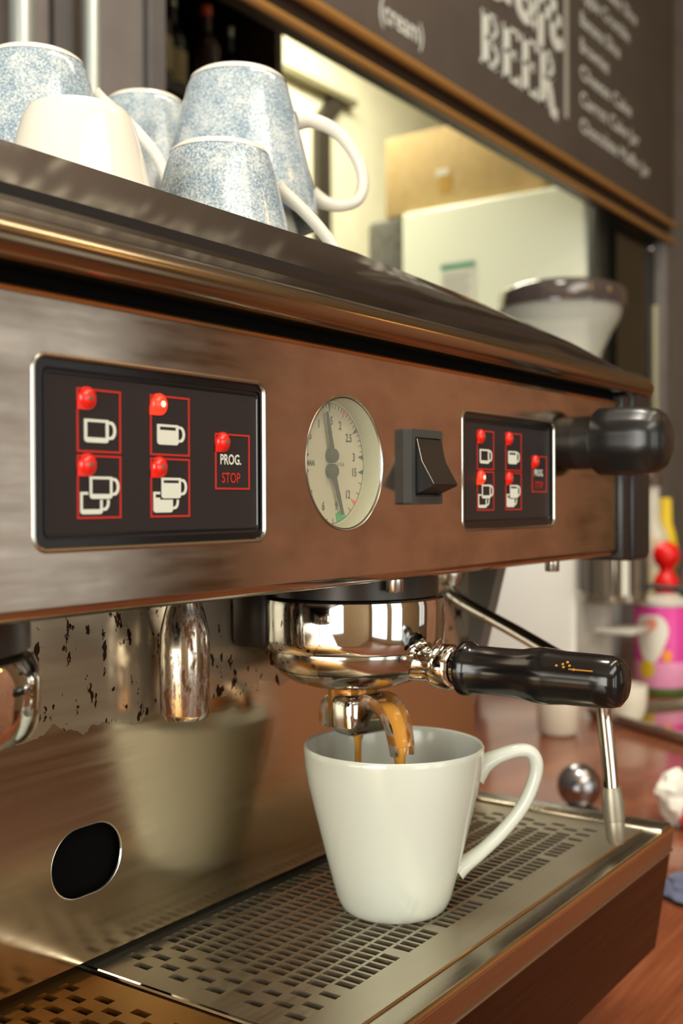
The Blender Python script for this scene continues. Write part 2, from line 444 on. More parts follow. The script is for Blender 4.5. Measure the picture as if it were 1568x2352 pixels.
# menu board with chalk lettering
BY = WY-.022
mb = thing('menu_board', 'black chalkboard menu lettered in white, on the wall above the gilded shelf rail', 'sign', (2.1, WY-.01, 1.158))
obj('panel', box(.98, 3.128, BY, WY-.002, 1.1585, 2.3, .002), BOARD, mb)
def serif(lines, wd): return join(*[stroke_mesh(l, wd, BY, .002) for l in lines])
def arc(cx, cz, rx, rz, a0, a1, n=10): return [(cx+rx*cos(radians(a0+(a1-a0)*k/n)), cz+rz*sin(radians(a0+(a1-a0)*k/n))) for k in range(n+1)]
def beer(x, z, wd, h):
    """hand-lettered slab capitals B E E R"""
    st = .30*wd; parts = []
    def bar(x0, z0, x1, z1, t): parts.append(stroke_mesh([(x0, z0), (x1, z1)], t, BY, .002))
    def letB(x):
        bar(x+.18*wd, z, x+.18*wd, z+h, st)
        parts.append(stroke_mesh([(x, z+h*.97)]+arc(x+.48*wd, z+h*.755, .34*wd, h*.215, 90, -90)+[(x+.18*wd, z+h*.54)], h*.075, BY, .002))
        parts.append(stroke_mesh([(x+.18*wd, z+h*.50)]+arc(x+.50*wd, z+h*.265, .38*wd, h*.235, 90, -90)+[(x-.05*wd, z+h*.03)], h*.075, BY, .002))
        parts.append(stroke_mesh(arc(x+.50*wd, z+h*.755, .28*wd, h*.19, 80, -80), .2*wd, BY, .002))
        parts.append(stroke_mesh(arc(x+.52*wd, z+h*.265, .30*wd, h*.20, 80, -80), .22*wd, BY, .002))
    def letE(x):
        bar(x+.18*wd, z, x+.18*wd, z+h, st)
        for q, e in ((.965, .8), (.52, .62), (.035, .86)): bar(x-.02*wd, z+h*q, x+e*wd, z+h*q, h*.075)
        for q in (.90, .12): bar(x+.80*wd, z+h*q-.06*h, x+.80*wd, z+h*q+.06*h, .12*wd)
        bar(x+.60*wd, z+h*.44, x+.60*wd, z+h*.60, .12*wd)
    def letR(x):
        bar(x+.18*wd, z, x+.18*wd, z+h, st)
        parts.append(stroke_mesh([(x-.02*wd, z+h*.965)]+arc(x+.48*wd, z+h*.74, .36*wd, h*.225, 90, -90)+[(x+.18*wd, z+h*.51)], h*.075, BY, .002))
        parts.append(stroke_mesh(arc(x+.50*wd, z+h*.74, .28*wd, h*.19, 80, -80), .22*wd, BY, .002))
        parts.append(stroke_mesh([(x+.42*wd, z+h*.52), (x+.62*wd, z+h*.25), (x+.75*wd, z-.02*h), (x+1.0*wd, z-.04*h)], .26*wd, BY, .002))
        bar(x-.05*wd, z+h*.035, x+.42*wd, z+h*.035, h*.07)
    letB(x); letE(x+wd*1.08); letE(x+wd*2.10); letR(x+wd*3.12)
    return join(*parts)
BEER = beer(1.962, 1.236, .087, .104)
BEER = xf(BEER, lambda v: (v.x, v.y, 1.236+(v.z-1.236)*(1+.22*max(0, (v.x-1.96)/.36))))
obj('lettering', BEER, CHALK, mb, 0, 'white slab lettering reading BEER')
def craft(x, z, h, s):
    """brush script Craft"""
    L = []
    L.append(arc(x+.40*s, z+h*.55, .34*s, h*.55, 50, 320, 16))
    L.append(smooth_path([(x+.86*s, z, 0), (x+.90*s, z+h*.55, 0), (x+1.0*s, z+h*.40, 0), (x+1.14*s, z+h*.56, 0)], 4))
    L.append(arc(x+1.50*s, z+h*.27, .24*s, h*.28, 30, 340, 14))
    L.append([(x+1.76*s, z+h*.58), (x+1.78*s, z+h*.08), (x+1.92*s, z+h*.02)])
    L.append(smooth_path([(x+2.48*s, z+h*1.02, 0), (x+2.24*s, z+h*1.05, 0), (x+2.16*s, z+h*.6, 0), (x+2.12*s, z-h*.35, 0)], 5))
    L.append([(x+1.95*s, z+h*.52), (x+2.95*s, z+h*.56)])
    L.append(smooth_path([(x+2.66*s, z+h*.98, 0), (x+2.62*s, z+h*.2, 0), (x+2.76*s, z-h*.04, 0), (x+3.0*s, z+h*.12, 0)], 5))
    return join(*[stroke_mesh([(p[0], p[1]) for p in l], .026, BY, .002) for l in L])
obj('lettering', craft(1.965, 1.392, .095, .128), CHALK, mb, 0, 'white brush-script lettering reading Craft')
obj('lettering', text_mesh('(cream)', 1.735, 1.190, .040, BY, .85, .002, 'RIGHT', bold=.01), CHALK, mb, 0, 'white chalk lettering at the left of the board')
obj('divider_line', stroke_mesh([(2.374, 1.240), (2.374, 1.66)], .016, BY, .002), CHALKDIM, mb, 0)
obj('divider_line', stroke_mesh([(1.36, 1.24), (1.36, 1.66)], .016, BY, .002), CHALKDIM, mb, 0)
LINES = ['Chocolate Muffin Jar', 'Carrot Cake Jar', 'Cheese Cake', 'Brownies', 'Banana Slice', 'Apple Crumble', 'Lemon Cake Slice', 'Scone']
for i, s in enumerate(LINES):
    obj('lettering', text_mesh(s, 2.449, 1.2325+.0620*i, .034, BY, [1.20, 1.27, 1.32, 1.0, 1.1, 1.1, 1.1, 1.1][i], .002, bold=.014), CHALK, mb, 0, 'white chalk lettering reading %s' % s if i in (0, 1, 2) else None)
for i, s in enumerate(['Latte', 'Espresso', 'Cappuccino', 'Flat White', 'Mocha']):
    obj('lettering', text_mesh(s, 1.02, 1.272+.10*i, .055, BY, .75, .002, bold=.012), CHALK, mb, 0)

for x, z, s, k in ((1.14, 1.715, 'COFFEE', 1.0), (1.68, 1.72, 'TEAS', .75), (1.955, 1.745, 'CAKE', .40), (2.11, 1.76, 'JUICE', .42), (1.20, 1.895, 'HOT', 1.2)):
    obj('lettering', text_mesh(s, x, z, .105, BY, k, .002, bold=.03), CHALKDIM, mb, 0, 'white chalk lettering reading %s' % s)
for x in (1.645, 1.93, 2.085): obj('divider_line', stroke_mesh([(x, 1.69), (x, 1.85)], .016, BY, .002), CHALKDIM, mb, 0)

# vertical pipes left of the opening
for i, (x, lab) in enumerate(((.831, 'thicker silver vertical pipe nearest the left edge, on the grey wall'), (.936, 'second silver vertical pipe, beside the dark edge of the opening'))):
    p = thing('wall_pipe', lab, 'pipe', (x, WY-.03, 0), 'silver pipes on the grey wall')
    obj('pipe', tube([(x, WY-.03, .0+.25*k) for k in range(10)], .0145 if i == 0 else .0115, 16), PIPEM, p)
    for z in (.35, 1.5): obj('bracket', box(x-.02, x+.02, WY-.03, WY, z, z+.02, .002), SATIN, p)
struct('wall_strip_dark', box(.895, .925, WY-.01, WY, .0, 2.4), DARKWALL)  # darker vertical strip on the wall between the two pipes

# ------------------------------------------------------------------ kitchen behind the opening
FX = 2.745
fr = thing('refrigerator', 'white refrigerator with dark grey back and green-topped sticker, seen through the opening', 'refrigerator', (FX+.3, 1.5, -.9))
obj('body', box(FX, FX+.62, 1.135, 1.70, -.9, 1.205, .012, 3), FRIDGEW, fr)
obj('door', box(FX+.005, FX+.615, 1.10, 1.13, -.85, 1.20, .008), mat('dark_fridge_door', (46, 44, 36), .4), fr, label='dark door front')
obj('rear_housing', box(FX+.01, FX+.60, 1.70, 1.83, -.9, 1.20, .02), FRIDGEG, fr, label='dark grey rear housing')
stk = obj('sticker', box(FX-.0015, FX+.0005, 1.46, 1.57, .905, 1.045), STICKW, fr, 0, 'white sticker with a green band')
obj('green_band', box(FX-.003, FX-.0015, 1.462, 1.568, 1.022, 1.036), STICKGREEN, stk, 0)
for k in range(5): obj('text_line', box(FX-.0025, FX-.0015, 1.475+.008*(k % 2), 1.56, .925+.018*k, .932+.018*k), STICKGREY, stk, 0)
cb = thing('cardboard_box', 'brown cardboard box standing on top of the white refrigerator', 'box', (FX+.3, 1.53, 1.205))
obj('body', box(FX+.03, FX+.50, 1.265, 1.775, 1.2055, 1.44, .003), CARD, cb)
obj('tape', box(FX+.0285, FX+.0305, 1.55, 1.59, 1.25, 1.30), TAPE, cb, 0)
obj('flap', box(FX+.026, FX+.03, 1.268, 1.33, 1.2056, 1.44, .001), mat('cardboard_flap', (180, 152, 100), .7), cb, 0)
obj('label', box(FX+.028, FX+.0305, 1.56, 1.60, 1.30, 1.318), STICKW, cb, 0)

SHX = (1.34, 2.06)
sh = thing('bottle_shelf', 'dark wooden shelf unit full of bottles, behind the left end of the opening', 'shelf', (1.7, 1.75, -.9))
DARKSH = mat('near_black_shelf_wood', (30, 27, 26), .35)
obj('side_panel', box(SHX[0], SHX[0]+.025, 1.60, 1.90, -.9, 1.9), DARKSH, sh); obj('side_panel', box(SHX[1]-.025, SHX[1], 1.60, 1.90, -.9, 1.9), mat('brown_shelf_side', (66, 54, 42), .5), sh)
obj('back_panel', box(SHX[0], SHX[1], 1.89, 1.91, -.9, 1.9), DARKSH, sh)
for z in (.42, .72, .98, 1.22, 1.5, 1.88): obj('shelf_board', box(SHX[0]+.025, SHX[1]-.025, 1.60, 1.89, z, z+.02), DARKSH, sh)
def bottle_mesh(r, h): return lathe([(0, 0), (r, .002), (r, h*.58), (r*.85, h*.66), (r*.36, h*.76), (r*.34, h*.95), (0, h*.95)], 18)
bm_dark = None
BOT = []
def bottle(x, y, z, r, h, glass, cap, label, capm, lm=None):
    b = thing('bottle', label, 'bottle', (x, y, z), 'bottles on the dark shelf')
    obj('body', bottle_mesh(r, h), glass, b, origin=(0, 0, 0)).location = (0, 0, 0)
    obj('cap', lathe([(0, 0), (r*.4, 0), (r*.4, h*.10), (0, h*.10)], 14), capm, b, origin=(0, 0, 0)).location = (0, 0, h*.92)
    if lm: obj('label', lathe([(r*1.01, h*.16), (r*1.015, h*.17), (r*1.015, h*.47), (r*1.01, h*.48)], 18), lm, b, origin=(0, 0, 0)).location = (0, 0, 0)
    return b
spec = [(1.42, DARKGLASS, REDCAP, None), (1.51, BROWNGL, SATIN, LABELC), (1.60, DARKGLASS, SATIN, LABELC), (1.69, BROWNGL, REDCAP, None), (1.78, DARKGLASS, SATIN, LABELC), (1.87, BROWNGL, SATIN, None), (1.96, DARKGLASS, REDCAP, LABELC)]
gn = {id(DARKGLASS): 'dark glass', id(BROWNGL): 'brown glass'}; cn = {id(REDCAP): 'orange-red', id(SATIN): 'silver'}
rown = {.74: 'lowest visible shelf row', 1.0: 'middle shelf row', 1.24: 'upper shelf row'}
pos = ['first', 'second', 'third', 'fourth', 'fifth', 'sixth', 'seventh']
for z, sft in ((.74, 0), (1.0, 3), (1.24, 5)):
    for i in range(7):
        x, _, _, _ = spec[i]; _, g, c, lm = spec[(i+sft) % 7]
        bottle(x+.012*((i*5+sft) % 3-1), 1.66+.03*((i+sft) % 2), z, .034, .20+.012*((i*3+sft) % 3), g, None,
               '%s bottle, %s cap, %s from left on the %s' % (gn[id(g)], cn[id(c)], pos[i], rown[z]), c, lm)

# ------------------------------------------------------------------ the espresso machine
ROOT = (.38, .50, 0)
EM = thing('espresso_machine', 'two-group stainless steel espresso machine with red-lit button panels on the wooden counter', 'espresso machine', ROOT)
XL, XR = -.10, .757
PY = .289                                                   # front panel plane
b1 = (.2388, .3537, .3585, .4187); b2 = (.5285, .3537, .6480, .4187)
GX, GZ, GR = .4180, .3873, .0308
# front panel, rounded over at the bottom edge
fp = join(prism([rect(XL, .335, XR, .4375), rr(*b1, .005), rr(*b2, .005), circ(GX, GZ, GR, 48)], PY, PY+.0015),
          sweep_x([(PY, .335), (PY+.0006, .3325), (PY+.0025, .3308), (PY+.006, .3302), (PY+.014, .3302), (PY+.014, .3314), (PY+.0062, .3314), (PY+.0036, .3320), (PY+.0020, .3335), (PY+.0015, .335)], XL, XR))
FP = obj('front_panel', fp, PANEL, EM, 50)
for k, b in enumerate((b1, b2)):
    loop = rr(*b, .005, 6)
    obj('cutout_rim', tube([(x, PY+.0004, z) for x, z in loop], .0010, 8, True), SATIN, FP)
# lip under the bullnose, black strip painted as the shaded gap and bullnose trim
obj('panel_lip', sweep_x([(PY-.0012, .4375), (PY-.0022, .4385), (PY-.0012, .4395), (PY+.004, .4400), (PY+.004, .4375)], XL, XR), GOLDRIM, EM)
obj('painted_shade_strip', box(XL, XR, PY+.004, PY+.010, .4380, .4475), VOID, EM)
bn = [(.300, .4455), (.290, .4452), (.283, .4460), (.2800, .4480), (.2788, .4502), (.2784, .4525), (.2790, .4550), (.2806, .4576), (.2830, .4598), (.2860, .4612), (.2895, .4625), (.300, .4640)]
bullv = sweep_x(bn, XL, .800)
# right-hand end of the trim turns down and back
def endround():
    V, Fc = [], []; n = len(bn)
    for k in range(7):
        a = radians(90*k/6)
        for y, z in bn:
            d = .300-y; V.append(Vector((.800+d*sin(a)*.85, .300-d*cos(a), z-.006*sin(a)**2)))
    for k in range(6):
        for i in range(n-1): Fc.append((k*n+i, k*n+i+1, (k+1)*n+i+1, (k+1)*n+i))
    return V, Fc
obj('bullnose_trim', join(bullv, endround()), BULL, EM, 60)
# sloping dark fascia above the bullnose, turned down at the right end
def fascia():
    lo = [(XL, .2895), (.40, .2895), (.5616, .2895), (.66, .2895), (.74, .2895), (.800, .2920)]
    lowz = [.4626, .4626, .4626, .4622, .4616, .4600]
    up = [(XL, .3405, .5048), (.43, .3405, .5055), (.503, .3405, .5057), (.6300, .3350, .4978), (.718, .3240, .4860), (.806, .3000, .4640)]
    V = []; n = len(lo); m = 6
    for j in range(m+1):
        t = j/m
        for i in range(n):
            a = Vector((lo[i][0], lo[i][1], lowz[i])); b = Vector(up[i]); p = a.lerp(b, t)
            if i >= 3: p += Vector((0, -.0016, .0022))*sin(pi*t)*(1 if i < 5 else .3)
            V.append(p)
    Fc = [(j*n+i, j*n+i+1, (j+1)*n+i+1, (j+1)*n+i) for j in range(m) for i in range(n-1)]
    # return lip behind the upper edge
    base = len(V)
    for i in range(n): V.append(Vector((up[i][0], up[i][1]+.0025, up[i][2]-.001)))
    for i in range(n): V.append(Vector((up[i][0], up[i][1]+.004, min(up[i][2]-.006, .46))))
    for i in range(n-1):
        Fc += [(m*n+i, m*n+i+1, base+i+1, base+i), (base+i, base+i+1, base+n+i+1, base+n+i)]
    return V, Fc
obj('fascia', fascia(), FASCIA, EM, 25, label='sloping fascia mirroring the dark menu board')
# cup tray on the roof, housing and body
obj('cup_tray', box(XL, .68, .3455, .74, .4755, .4815, .002), SATIN, EM)
obj('roof_panel', box(XL, .68, .300, .742, .446, .4755), BLACKPL, EM)
obj('housing', box(XL, XR-.02, .312, .75, .332, .446, .002), SATIN, EM)
BODY = mat('grey_painted_steel', (112, 110, 104), .45, .2)
obj('lower_body', box(XL, .735, .414, .75, .065, .332, .002), BODY, EM)
HX0, HX1, HZ0, HZ1 = .3330, .3765, .1861, .2190
hole = rr(HX0, HZ0, HX1, HZ1, .0165, 8)
obj('back_panel', prism([rect(XL, .1555, .735, .331), hole], .393, .395), BACKST, EM, 30)
obj('hole_shade_sheet', prism([rr(HX0-.004, HZ0-.004, HX1+.004, HZ1+.004, .018, 8)], .3985, .3995), VOID, EM, 0, label='black sheet painted as the shade inside the slotted opening')  # near-black sheet stands in for the shade behind the cutout
obj('hole_rim', tube([(x, .3936, z) for x, z in hole], .0007, 8, True), SATIN, EM)
leg = [Vector(p) for p in ((.728, .405, .150), (.741, .405, .150), (.741, .405, .20), (.741, .3675, .331), (.728, .3675, .331), (.728, .405, .20))]
obj('side_bracket', prism([[(.4135, .152), (.405, .152), (.4005, .198), (.366, .3315), (.4135, .3315)]], .727, .741, 'YZ'), BODY, EM, 0, label='grey side bracket')
obj('under_plate', box(XL, XR, PY+.014, .412, .3312, .3330), BLACKPL, EM)
# black end cap
obj('end_cap', join(box(.757, .7715, PY-.004, .36, .3265, .445, .003), box(.7735, .809, PY-.006, .36, .3255, .455, .005), box(.765, .78, PY, .36, .33, .44)), BLACKPL, EM, label='black plastic end cap')
for x in (.472, .662):
    obj('screw', lathe([(0, .3240), (.0042, .3240), (.0046, .3246), (.0046, .331), (0, .331)], 16, (x, .297, 0)), SATIN, EM)

# button panels -------------------------------------------------
def cup_icon(x0, z0, x1, z1, level, y):
    w_, h_ = x1-x0, z1-z0; t = w_*.11
    body = [(x0, z1), (x0, z0+h_*.12), (x0+w_*.04, z0+.03*h_), (x0+w_*.12, z0), (x1-w_*.12, z0), (x1-w_*.04, z0+.03*h_), (x1, z0+h_*.12), (x1, z1)]
    inner = rect(x0+t, z0+h_*(1-level), x1-t, z1-h_*.12)
    a = prism([body, inner], y-.0003, y)
    zc, hr = z0+h_*.55, h_*.40
    ho = [(x1, zc+hr)]+[(x1+w_*.10+w_*.22*cos(radians(q)), zc+hr*sin(radians(q))) for q in range(80, -81, -20)]+[(x1, zc-hr)]
    hi = [(x1, zc+hr*.72)]+[(x1+w_*.06+w_*.13*cos(radians(q)), zc+hr*.66*sin(radians(q))) for q in range(80, -81, -20)]+[(x1, zc-hr*.72)]
    n = len(ho); V = [Vector((p[0], y-.0003, p[1])) for p in ho+hi]; Fc = [(i, i+1, n+i+1, n+i) for i in range(n-1)]
    return join(a, (V, Fc))
def make_panel(dx, lit):
    P = obj('button_panel', join(prism([rr(.2398, .3547, .3575, .4177, .0045)], .2912, .2960)), MEMB, EM, 0, label='black membrane button panel')
    P.location.x += 0
    fr_ = obj('bezel', prism([rr(.2393, .3542, .3580, .4182, .0045), rr(.2432, .3572, .3572, .4150, .002)], .2900, .2930), BLACKGLOSS, P)
    y = .2912
    obj('inner_ridge', tube([(x, y, z) for x, z in rr(.2448, .3588, .3562, .4136, .0015, 3)], .0005, 6, True), BLACKGLOSS, P)
    boxes = [(.2590, .3871, .2795, .4092, 'a'), (.2590, .3641, .2795, .3862, 'b'), (.2942, .3871, .3153, .4095, 'c'), (.2942, .3641, .3153, .3862, 'd'), (.3300, .3747, .3512, .3970, 'e')]
    t = .0007
    for i, (x0, z0, x1, z1, k) in enumerate(boxes):
        obj('red_outline', prism([rect(x0, z0, x1, z1), rect(x0+t, z0+t, x1-t, z1-t)], y-.0003, y), REDPR, P, 0)
        lx, lz, r = x0+.0048, z1-.0034, .0040
        drop = [(x0, lz-r*1.0)]+[(lx+r*cos(radians(a)), lz+r*sin(radians(a))) for a in range(-90, 91, 15)]+[(lx-.5*r, lz+r*.92), (x0+.2*r, lz+.3*r), (x0, lz-.2*r)]
        drop2 = [(lx-r*.2, z1)]+[(x0+2.9*r, z1), (x0+2.9*r, z1-t), (lx+.95*r, lz+.2*r)]
        on = (i == lit)
        L = obj('indicator_light', join(prism([drop], y-.0004, y), turn(lathe([(0, .0022), (.0012, .0021), (.0026, .0016), (.0034, .0007), (.0037, 0)], 20), (lx, y-.0002, lz), (0, -1, 0))), REDLIT if on else REDLENS, P, 30,
                'glowing red indicator light' if on else None)
        obj('light_tip', turn(lathe([(0, .0004), (.0011, .0002), (.0014, -.0004)], 14), (lx, y-.0023, lz), (0, -1, 0)), LEDHOT if on else LEDTIP, L)
    ics = [(.2624, .3906, .2736, .3987, .78), (.2979, .3912, .3091, .3988, .28), (.2646, .3710, .2752, .3788, .78), (.2998, .3712, .3103, .3789, .26)]
    for x0, z0, x1, z1, lv in ics: obj('cup_icon', cup_icon(x0, z0, x1, z1, lv, y), WHITEPR, P, 0)
    for x0, z0, lv in ((.2604, .3657, .78), (.2957, .3659, .28)):
        ms = cup_icon(x0, z0, x0+.0103, z0+.0077, lv, y+.00012)
        obj('cup_icon', ms, WHITEPR, P, 0)
        q = .2640 if lv > .5 else .2992
        zz = .3707
        obj('icon_gap', prism([rect(q, zz, q+.0118, zz+.0077)], y-.00022, y), MEMB, P, 0)
    obj('lettering', text_mesh('PROG.', .3327, .3848, .0041, y, .80, .0003, bold=.02), WHITEPR, P, 0, 'white lettering PROG.')
    obj('lettering', text_mesh('STOP', .3337, .3774, .0042, y, .82, .0003, bold=.012), REDPR, P, 0, 'red lettering STOP')
    def shift(o):
        o.location.x += dx
    if dx: shift(P)
    return P
make_panel(0, 2); make_panel(.2897, 1)

# pressure gauge --------------------------------------------------
DY = .2985
G = obj('pressure_gauge', turn(lathe([(GR-.0012, -.0105), (GR-.0008, -.003), (GR-.0005, 0), (GR-.0001, .0005), (GR+.0005, .0004), (GR+.0006, -.0004), (GR-.0001, -.0105)], 56, closed=True), (GX, PY, GZ), (0, -1, 0)), SATIN, EM, 50, 'round twin-needle pressure gauge')
obj('dial_wall', turn(lathe([(GR-.0009, -.0006), (GR-.0014, -.0022), (GR-.0014, -.0095)], 56), (GX, PY, GZ), (0, -1, 0)), DIALWALL, G)
obj('dial', prism([circ(GX, GZ, GR-.0012, 56)], DY, DY+.001), DIAL, G, 0)
obj('dial_line', tube([(x, DY-.0001, z) for x, z in circ(GX, GZ, GR-.0028, 56)], .00016, 5, True), INK, G)
dr_ = GR-.0030
def polar(c, a, r): return (GX+r*cos(radians(a)), c+r*sin(radians(a)))
ticks, wedges, redw = [], [], []
CU, CL = GZ+.0036, GZ-.0036
def rim_r(c, a):
    lo, hi = 0, .05
    for _ in range(30):
        m_ = (lo+hi)/2; x, z = polar(c, a, m_)
        if hypot(x-GX, z-GZ) < dr_: lo = m_
        else: hi = m_
    return lo
for k in range(31):
    a = 180-6*k; r = rim_r(CU, a)
    if k % 5 == 0:
        tri = [polar(CU, a-2.6, r), polar(CU, a+2.6, r), polar(CU, a, r-.0042)]
        (redw if k == 20 else wedges).append(prism([tri], DY-.0002, DY))
    else: ticks.append(stroke_mesh([polar(CU, a, r), polar(CU, a, r-.0020)], .0003, DY, .0002))
for k in range(16):
    a = 180+12*k; r = rim_r(CL, a)
    if k in (0, 15): wedges.append(prism([[polar(CL, a-2.6, r), polar(CL, a+2.6, r), polar(CL, a, r-.0042)]], DY-.0002, DY))
    elif k == 12: redw.append(prism([[polar(CL, a-2.6, r), polar(CL, a+2.6, r), polar(CL, a, r-.0042)]], DY-.0002, DY))
    else: ticks.append(stroke_mesh([polar(CL, a, r), polar(CL, a, r-.0022)], .0003, DY, .0002))
obj('dial_marks', join(*(ticks+wedges)), INK, G, 0); obj('red_marks', join(*redw), REDINK, G, 0)
gq = [polar(CL, a, rim_r(CL, a)-.0002) for a in (283, 289, 295, 301)]+[polar(CL, a, rim_r(CL, a)-.0042) for a in (301, 295, 289, 283)]
obj('green_mark', prism([gq], DY-.0003, DY), GREENINK, G, 0)
nums = []
for v, s in ((.5, '.5'), (1, '1'), (1.5, '1.5'), (2, '2'), (2.5, '2.5'), (3, '3')):
    a = 180-60*v; x, z = polar(CU, a, rim_r(CU, a)-.0078); nums.append(text_mesh(s, x, z-.0020, .0040, DY, .78, .0002, 'CENTER', bold=.022))
for v, s in ((3, '3'), (6, '6'), (9, '9'), (12, '12'), (15, '15')):
    a = 180+12*v; x, z = polar(CL, a, rim_r(CL, a)-.0076); nums.append(text_mesh(s, x, z-.0020, .0040, DY, .78, .0002, 'CENTER', bold=.022))
nums.append(text_mesh('ORMAN', GX-.0225, GZ-.0013, -0+.0026, DY, .82, .0002, bold=.02)); nums.append(text_mesh('cl. A 10 16', GX+.004, GZ-.0010, .0018, DY, .7, .0002))
nums.append(stroke_mesh([(GX-.0235, GZ+.0036), (GX-.0165, GZ+.0036)], .0012, DY, .0002)); nums.append(stroke_mesh([(GX-.0235, GZ-.0036), (GX-.0165, GZ-.0036)], .0012, DY, .0002))
obj('dial_lettering', join(*nums), INK, G, 0, 'black dial numbers')
def needle(c, a, ln):
    d = Vector((cos(radians(a)), 0, sin(radians(a)))); s = Vector((-d.z, 0, d.x)); o = Vector((GX, DY-.002, c))
    pts = [o+s*.0018, o+d*ln*.45+s*.0011, o+d*ln*.5+s*.0013, o+d*ln+s*.0007, o+d*ln-s*.0007, o+d*ln*.5-s*.0013, o+d*ln*.45-s*.0011, o-s*.0018]
    blade = prism([[(p.x, p.z) for p in pts]], DY-.0024, DY-.0018)
    return join(blade, turn(lathe([(0, .0016), (.0030, .0014), (.0034, .0006), (.0034, -.002)], 20), o, (0, -1, 0)))
obj('needle', needle(CU, 103, .0205), INK, G); obj('needle', needle(CL, 291, .0215), INK, G)
obj('gauge_glass', turn(lathe([(0, 0), (GR-.0013, 0), (GR-.0013, -.0008), (0, -.0008)], 48), (GX, PY+.0006, GZ), (0, -1, 0)), m_glass('gauge_glass', (205, 210, 190), .05, .10), G)

# rocker switch ---------------------------------------------------
sx0, sx1, sz0, sz1 = .4674, .4978, .3680, .4055
S = obj('rocker_switch', join(prism([rr(sx0, sz0, sx1, sz1, .001, 2), rr(sx0+.0035, sz0+.004, sx1-.0015, sz1-.004, .0006, 2)], PY-.0050, PY+.0005), box(sx0+.002, sx1-.001, PY-.002, PY, sz0+.002, sz1-.002)), GREYPL, EM, 0, 'grey-black rocker power switch')
rk = [(PY-.001, sz1-.0045), (PY-.0052, sz1-.0048), (PY-.0080, sz0+.0215), (PY-.0148, sz0+.0102), (PY-.0140, sz0+.0090), (PY-.004, sz0+.0050), (PY-.001, sz0+.0050)]
RK = obj('rocker', sweep_x(rk, sx0+.0045, sx1-.0018), BLACKPL, S, 20)
obj('edge_highlight', tube([(sx0+.0046, y-.0001, z) for y, z in rk[1:4]], .00025, 6), SATIN, RK)  # thin steel line added as a glint along the rocker edge
obj('indicator_dot', turn(lathe([(0, .0005), (.0014, .0003), (.0016, -.0004)], 14), (sx0+.018, PY-.0058, sz1-.0105), (0, -1, .15)), mat('dull_red_lens', (150, 52, 30), .35), RK)

# steam knob -------------------------------------------------------
def knob(x, z):
    V, Fc = [], []; seg = 48
    prof = [(.010, .2755, 0), (.0205, .2760, .2), (.0222, .2735, .6), (.0224, .2600, 1), (.0224, .2500, 1), (.0220, .2440, 1), (.0205, .2375, .8), (.0175, .2330, .5), (.012, .2300, .2), (.0001, .2288, 0)]
    for r, y, f in prof:
        for k in range(seg):
            a = 2*pi*k/seg; q = r*(1-.045*f*(.5+.5*cos(8*a))**3); V.append(Vector((x+q*cos(a), y, z+q*sin(a))))
    for i in range(len(prof)-1):
        for k in range(seg): k2 = (k+1) % seg; Fc.append((i*seg+k, i*seg+k2, (i+1)*seg+k2, (i+1)*seg+k))
    return V, Fc
KX, KZ = .688, .4075
K = obj('steam_knob', knob(KX, KZ), mat('black_steam_knob', (22, 22, 21), .3), EM, 50, 'fat black steam knob')
obj('knob_stem', turn(lathe([(0, -.002), (.0175, -.002), (.0175, .016), (0, .016)], 24), (KX, PY+.001, KZ), (0, -1, 0)), BLACKPL, K)

# steam wand -------------------------------------------------------
wp = smooth_path([(.70, .3946, .3130), (.698, .388, .3005), (.676, .326, .2800), (.655, .2690, .2600), (.652, .2605, .2510), (.6545, .2590, .2344), (.655, .2560, .2050), (.655, .2548, .1905)], 7)
W = obj('steam_wand', tube(wp, .0047, 14), CHROME, EM, 60, 'bent chrome steam wand')
obj('steam_nozzle', turn(lathe([(0, 0), (.0055, 0), (.0064, .004), (.0068, .012), (.0066, .020), (.0060, .0205), (.0062, .022), (.0060, .032), (.0045, .0350), (0, .0358)], 20), (.655, .2549, .1925), (.001, -.0032, -.036)), mat('scaled_grey_steel', (150, 144, 126), .42, .7), W, 40, 'dull grey steam nozzle')
obj('ball_joint', lathe([(0, .307), (.008, .309), (.011, .315), (.010, .323), (.008, .331)], 20, (.70, .3946, 0)), SATIN, W)

# hot water spout
obj('hot_water_spout', lathe([(0, .2630), (.0088, .2630), (.0105, .2632), (.0114, .2645), (.0121, .2665), (.0124, .2960), (.0120, .306), (.0100, .3150), (.0085, .3200), (.0085, .3312), (0, .3312)], 32, (.402, .375, 0)), RUSTY, EM, 40, 'rust-pitted hot water spout')

# group heads
CASTG = mat('dark_cast_group', (58, 54, 50), .35, .7)
GRP = ((.500, .342), (.220, .342))
for x, y in GRP:
    gh = obj('group_head', join(lathe([(0, .3180), (.0440, .3180), (.0470, .3195), (.0470, .3315), (0, .3315)], 48, (x, y, 0)), box(x-.045, x+.040, y+.025, .3925, .290, .3310, .006)), CASTG, EM, 40)
    z0, z1 = .2908, .3188
    obj('bell', lathe([(.0440, z1-.002), (.0470, z1), (.0488, z1), (.0500, z1-.001), (.0505, z1-.004), (.0503, z0+.006), (.0496, z0+.0015), (.0482, z0), (.0440, z0), (.0430, z0+.003), (.0420, z1-.004)] if x > .3 else
        [(.0400, z1-.002), (.0440, z1-.0005), (.0478, z1-.002), (.0498, z1-.006), (.0505, z1-.010), (.0503, z0+.008), (.0494, z0+.002), (.0478, z0-.001), (.0430, z0-.002), (.0420, z0+.003), (.0400, z1-.008)], 72, (x, y, 0), True), CHROME, gh, 40, 'chrome bell of the group')

# feet
for x in (.0, .66):
    for y in (.30, .68): obj('foot', lathe([(0, 0), (.018, 0), (.020, .004), (.016, .012), (.016, .066), (0, .066)], 20, (x, y, 0)), RUBBER, EM)

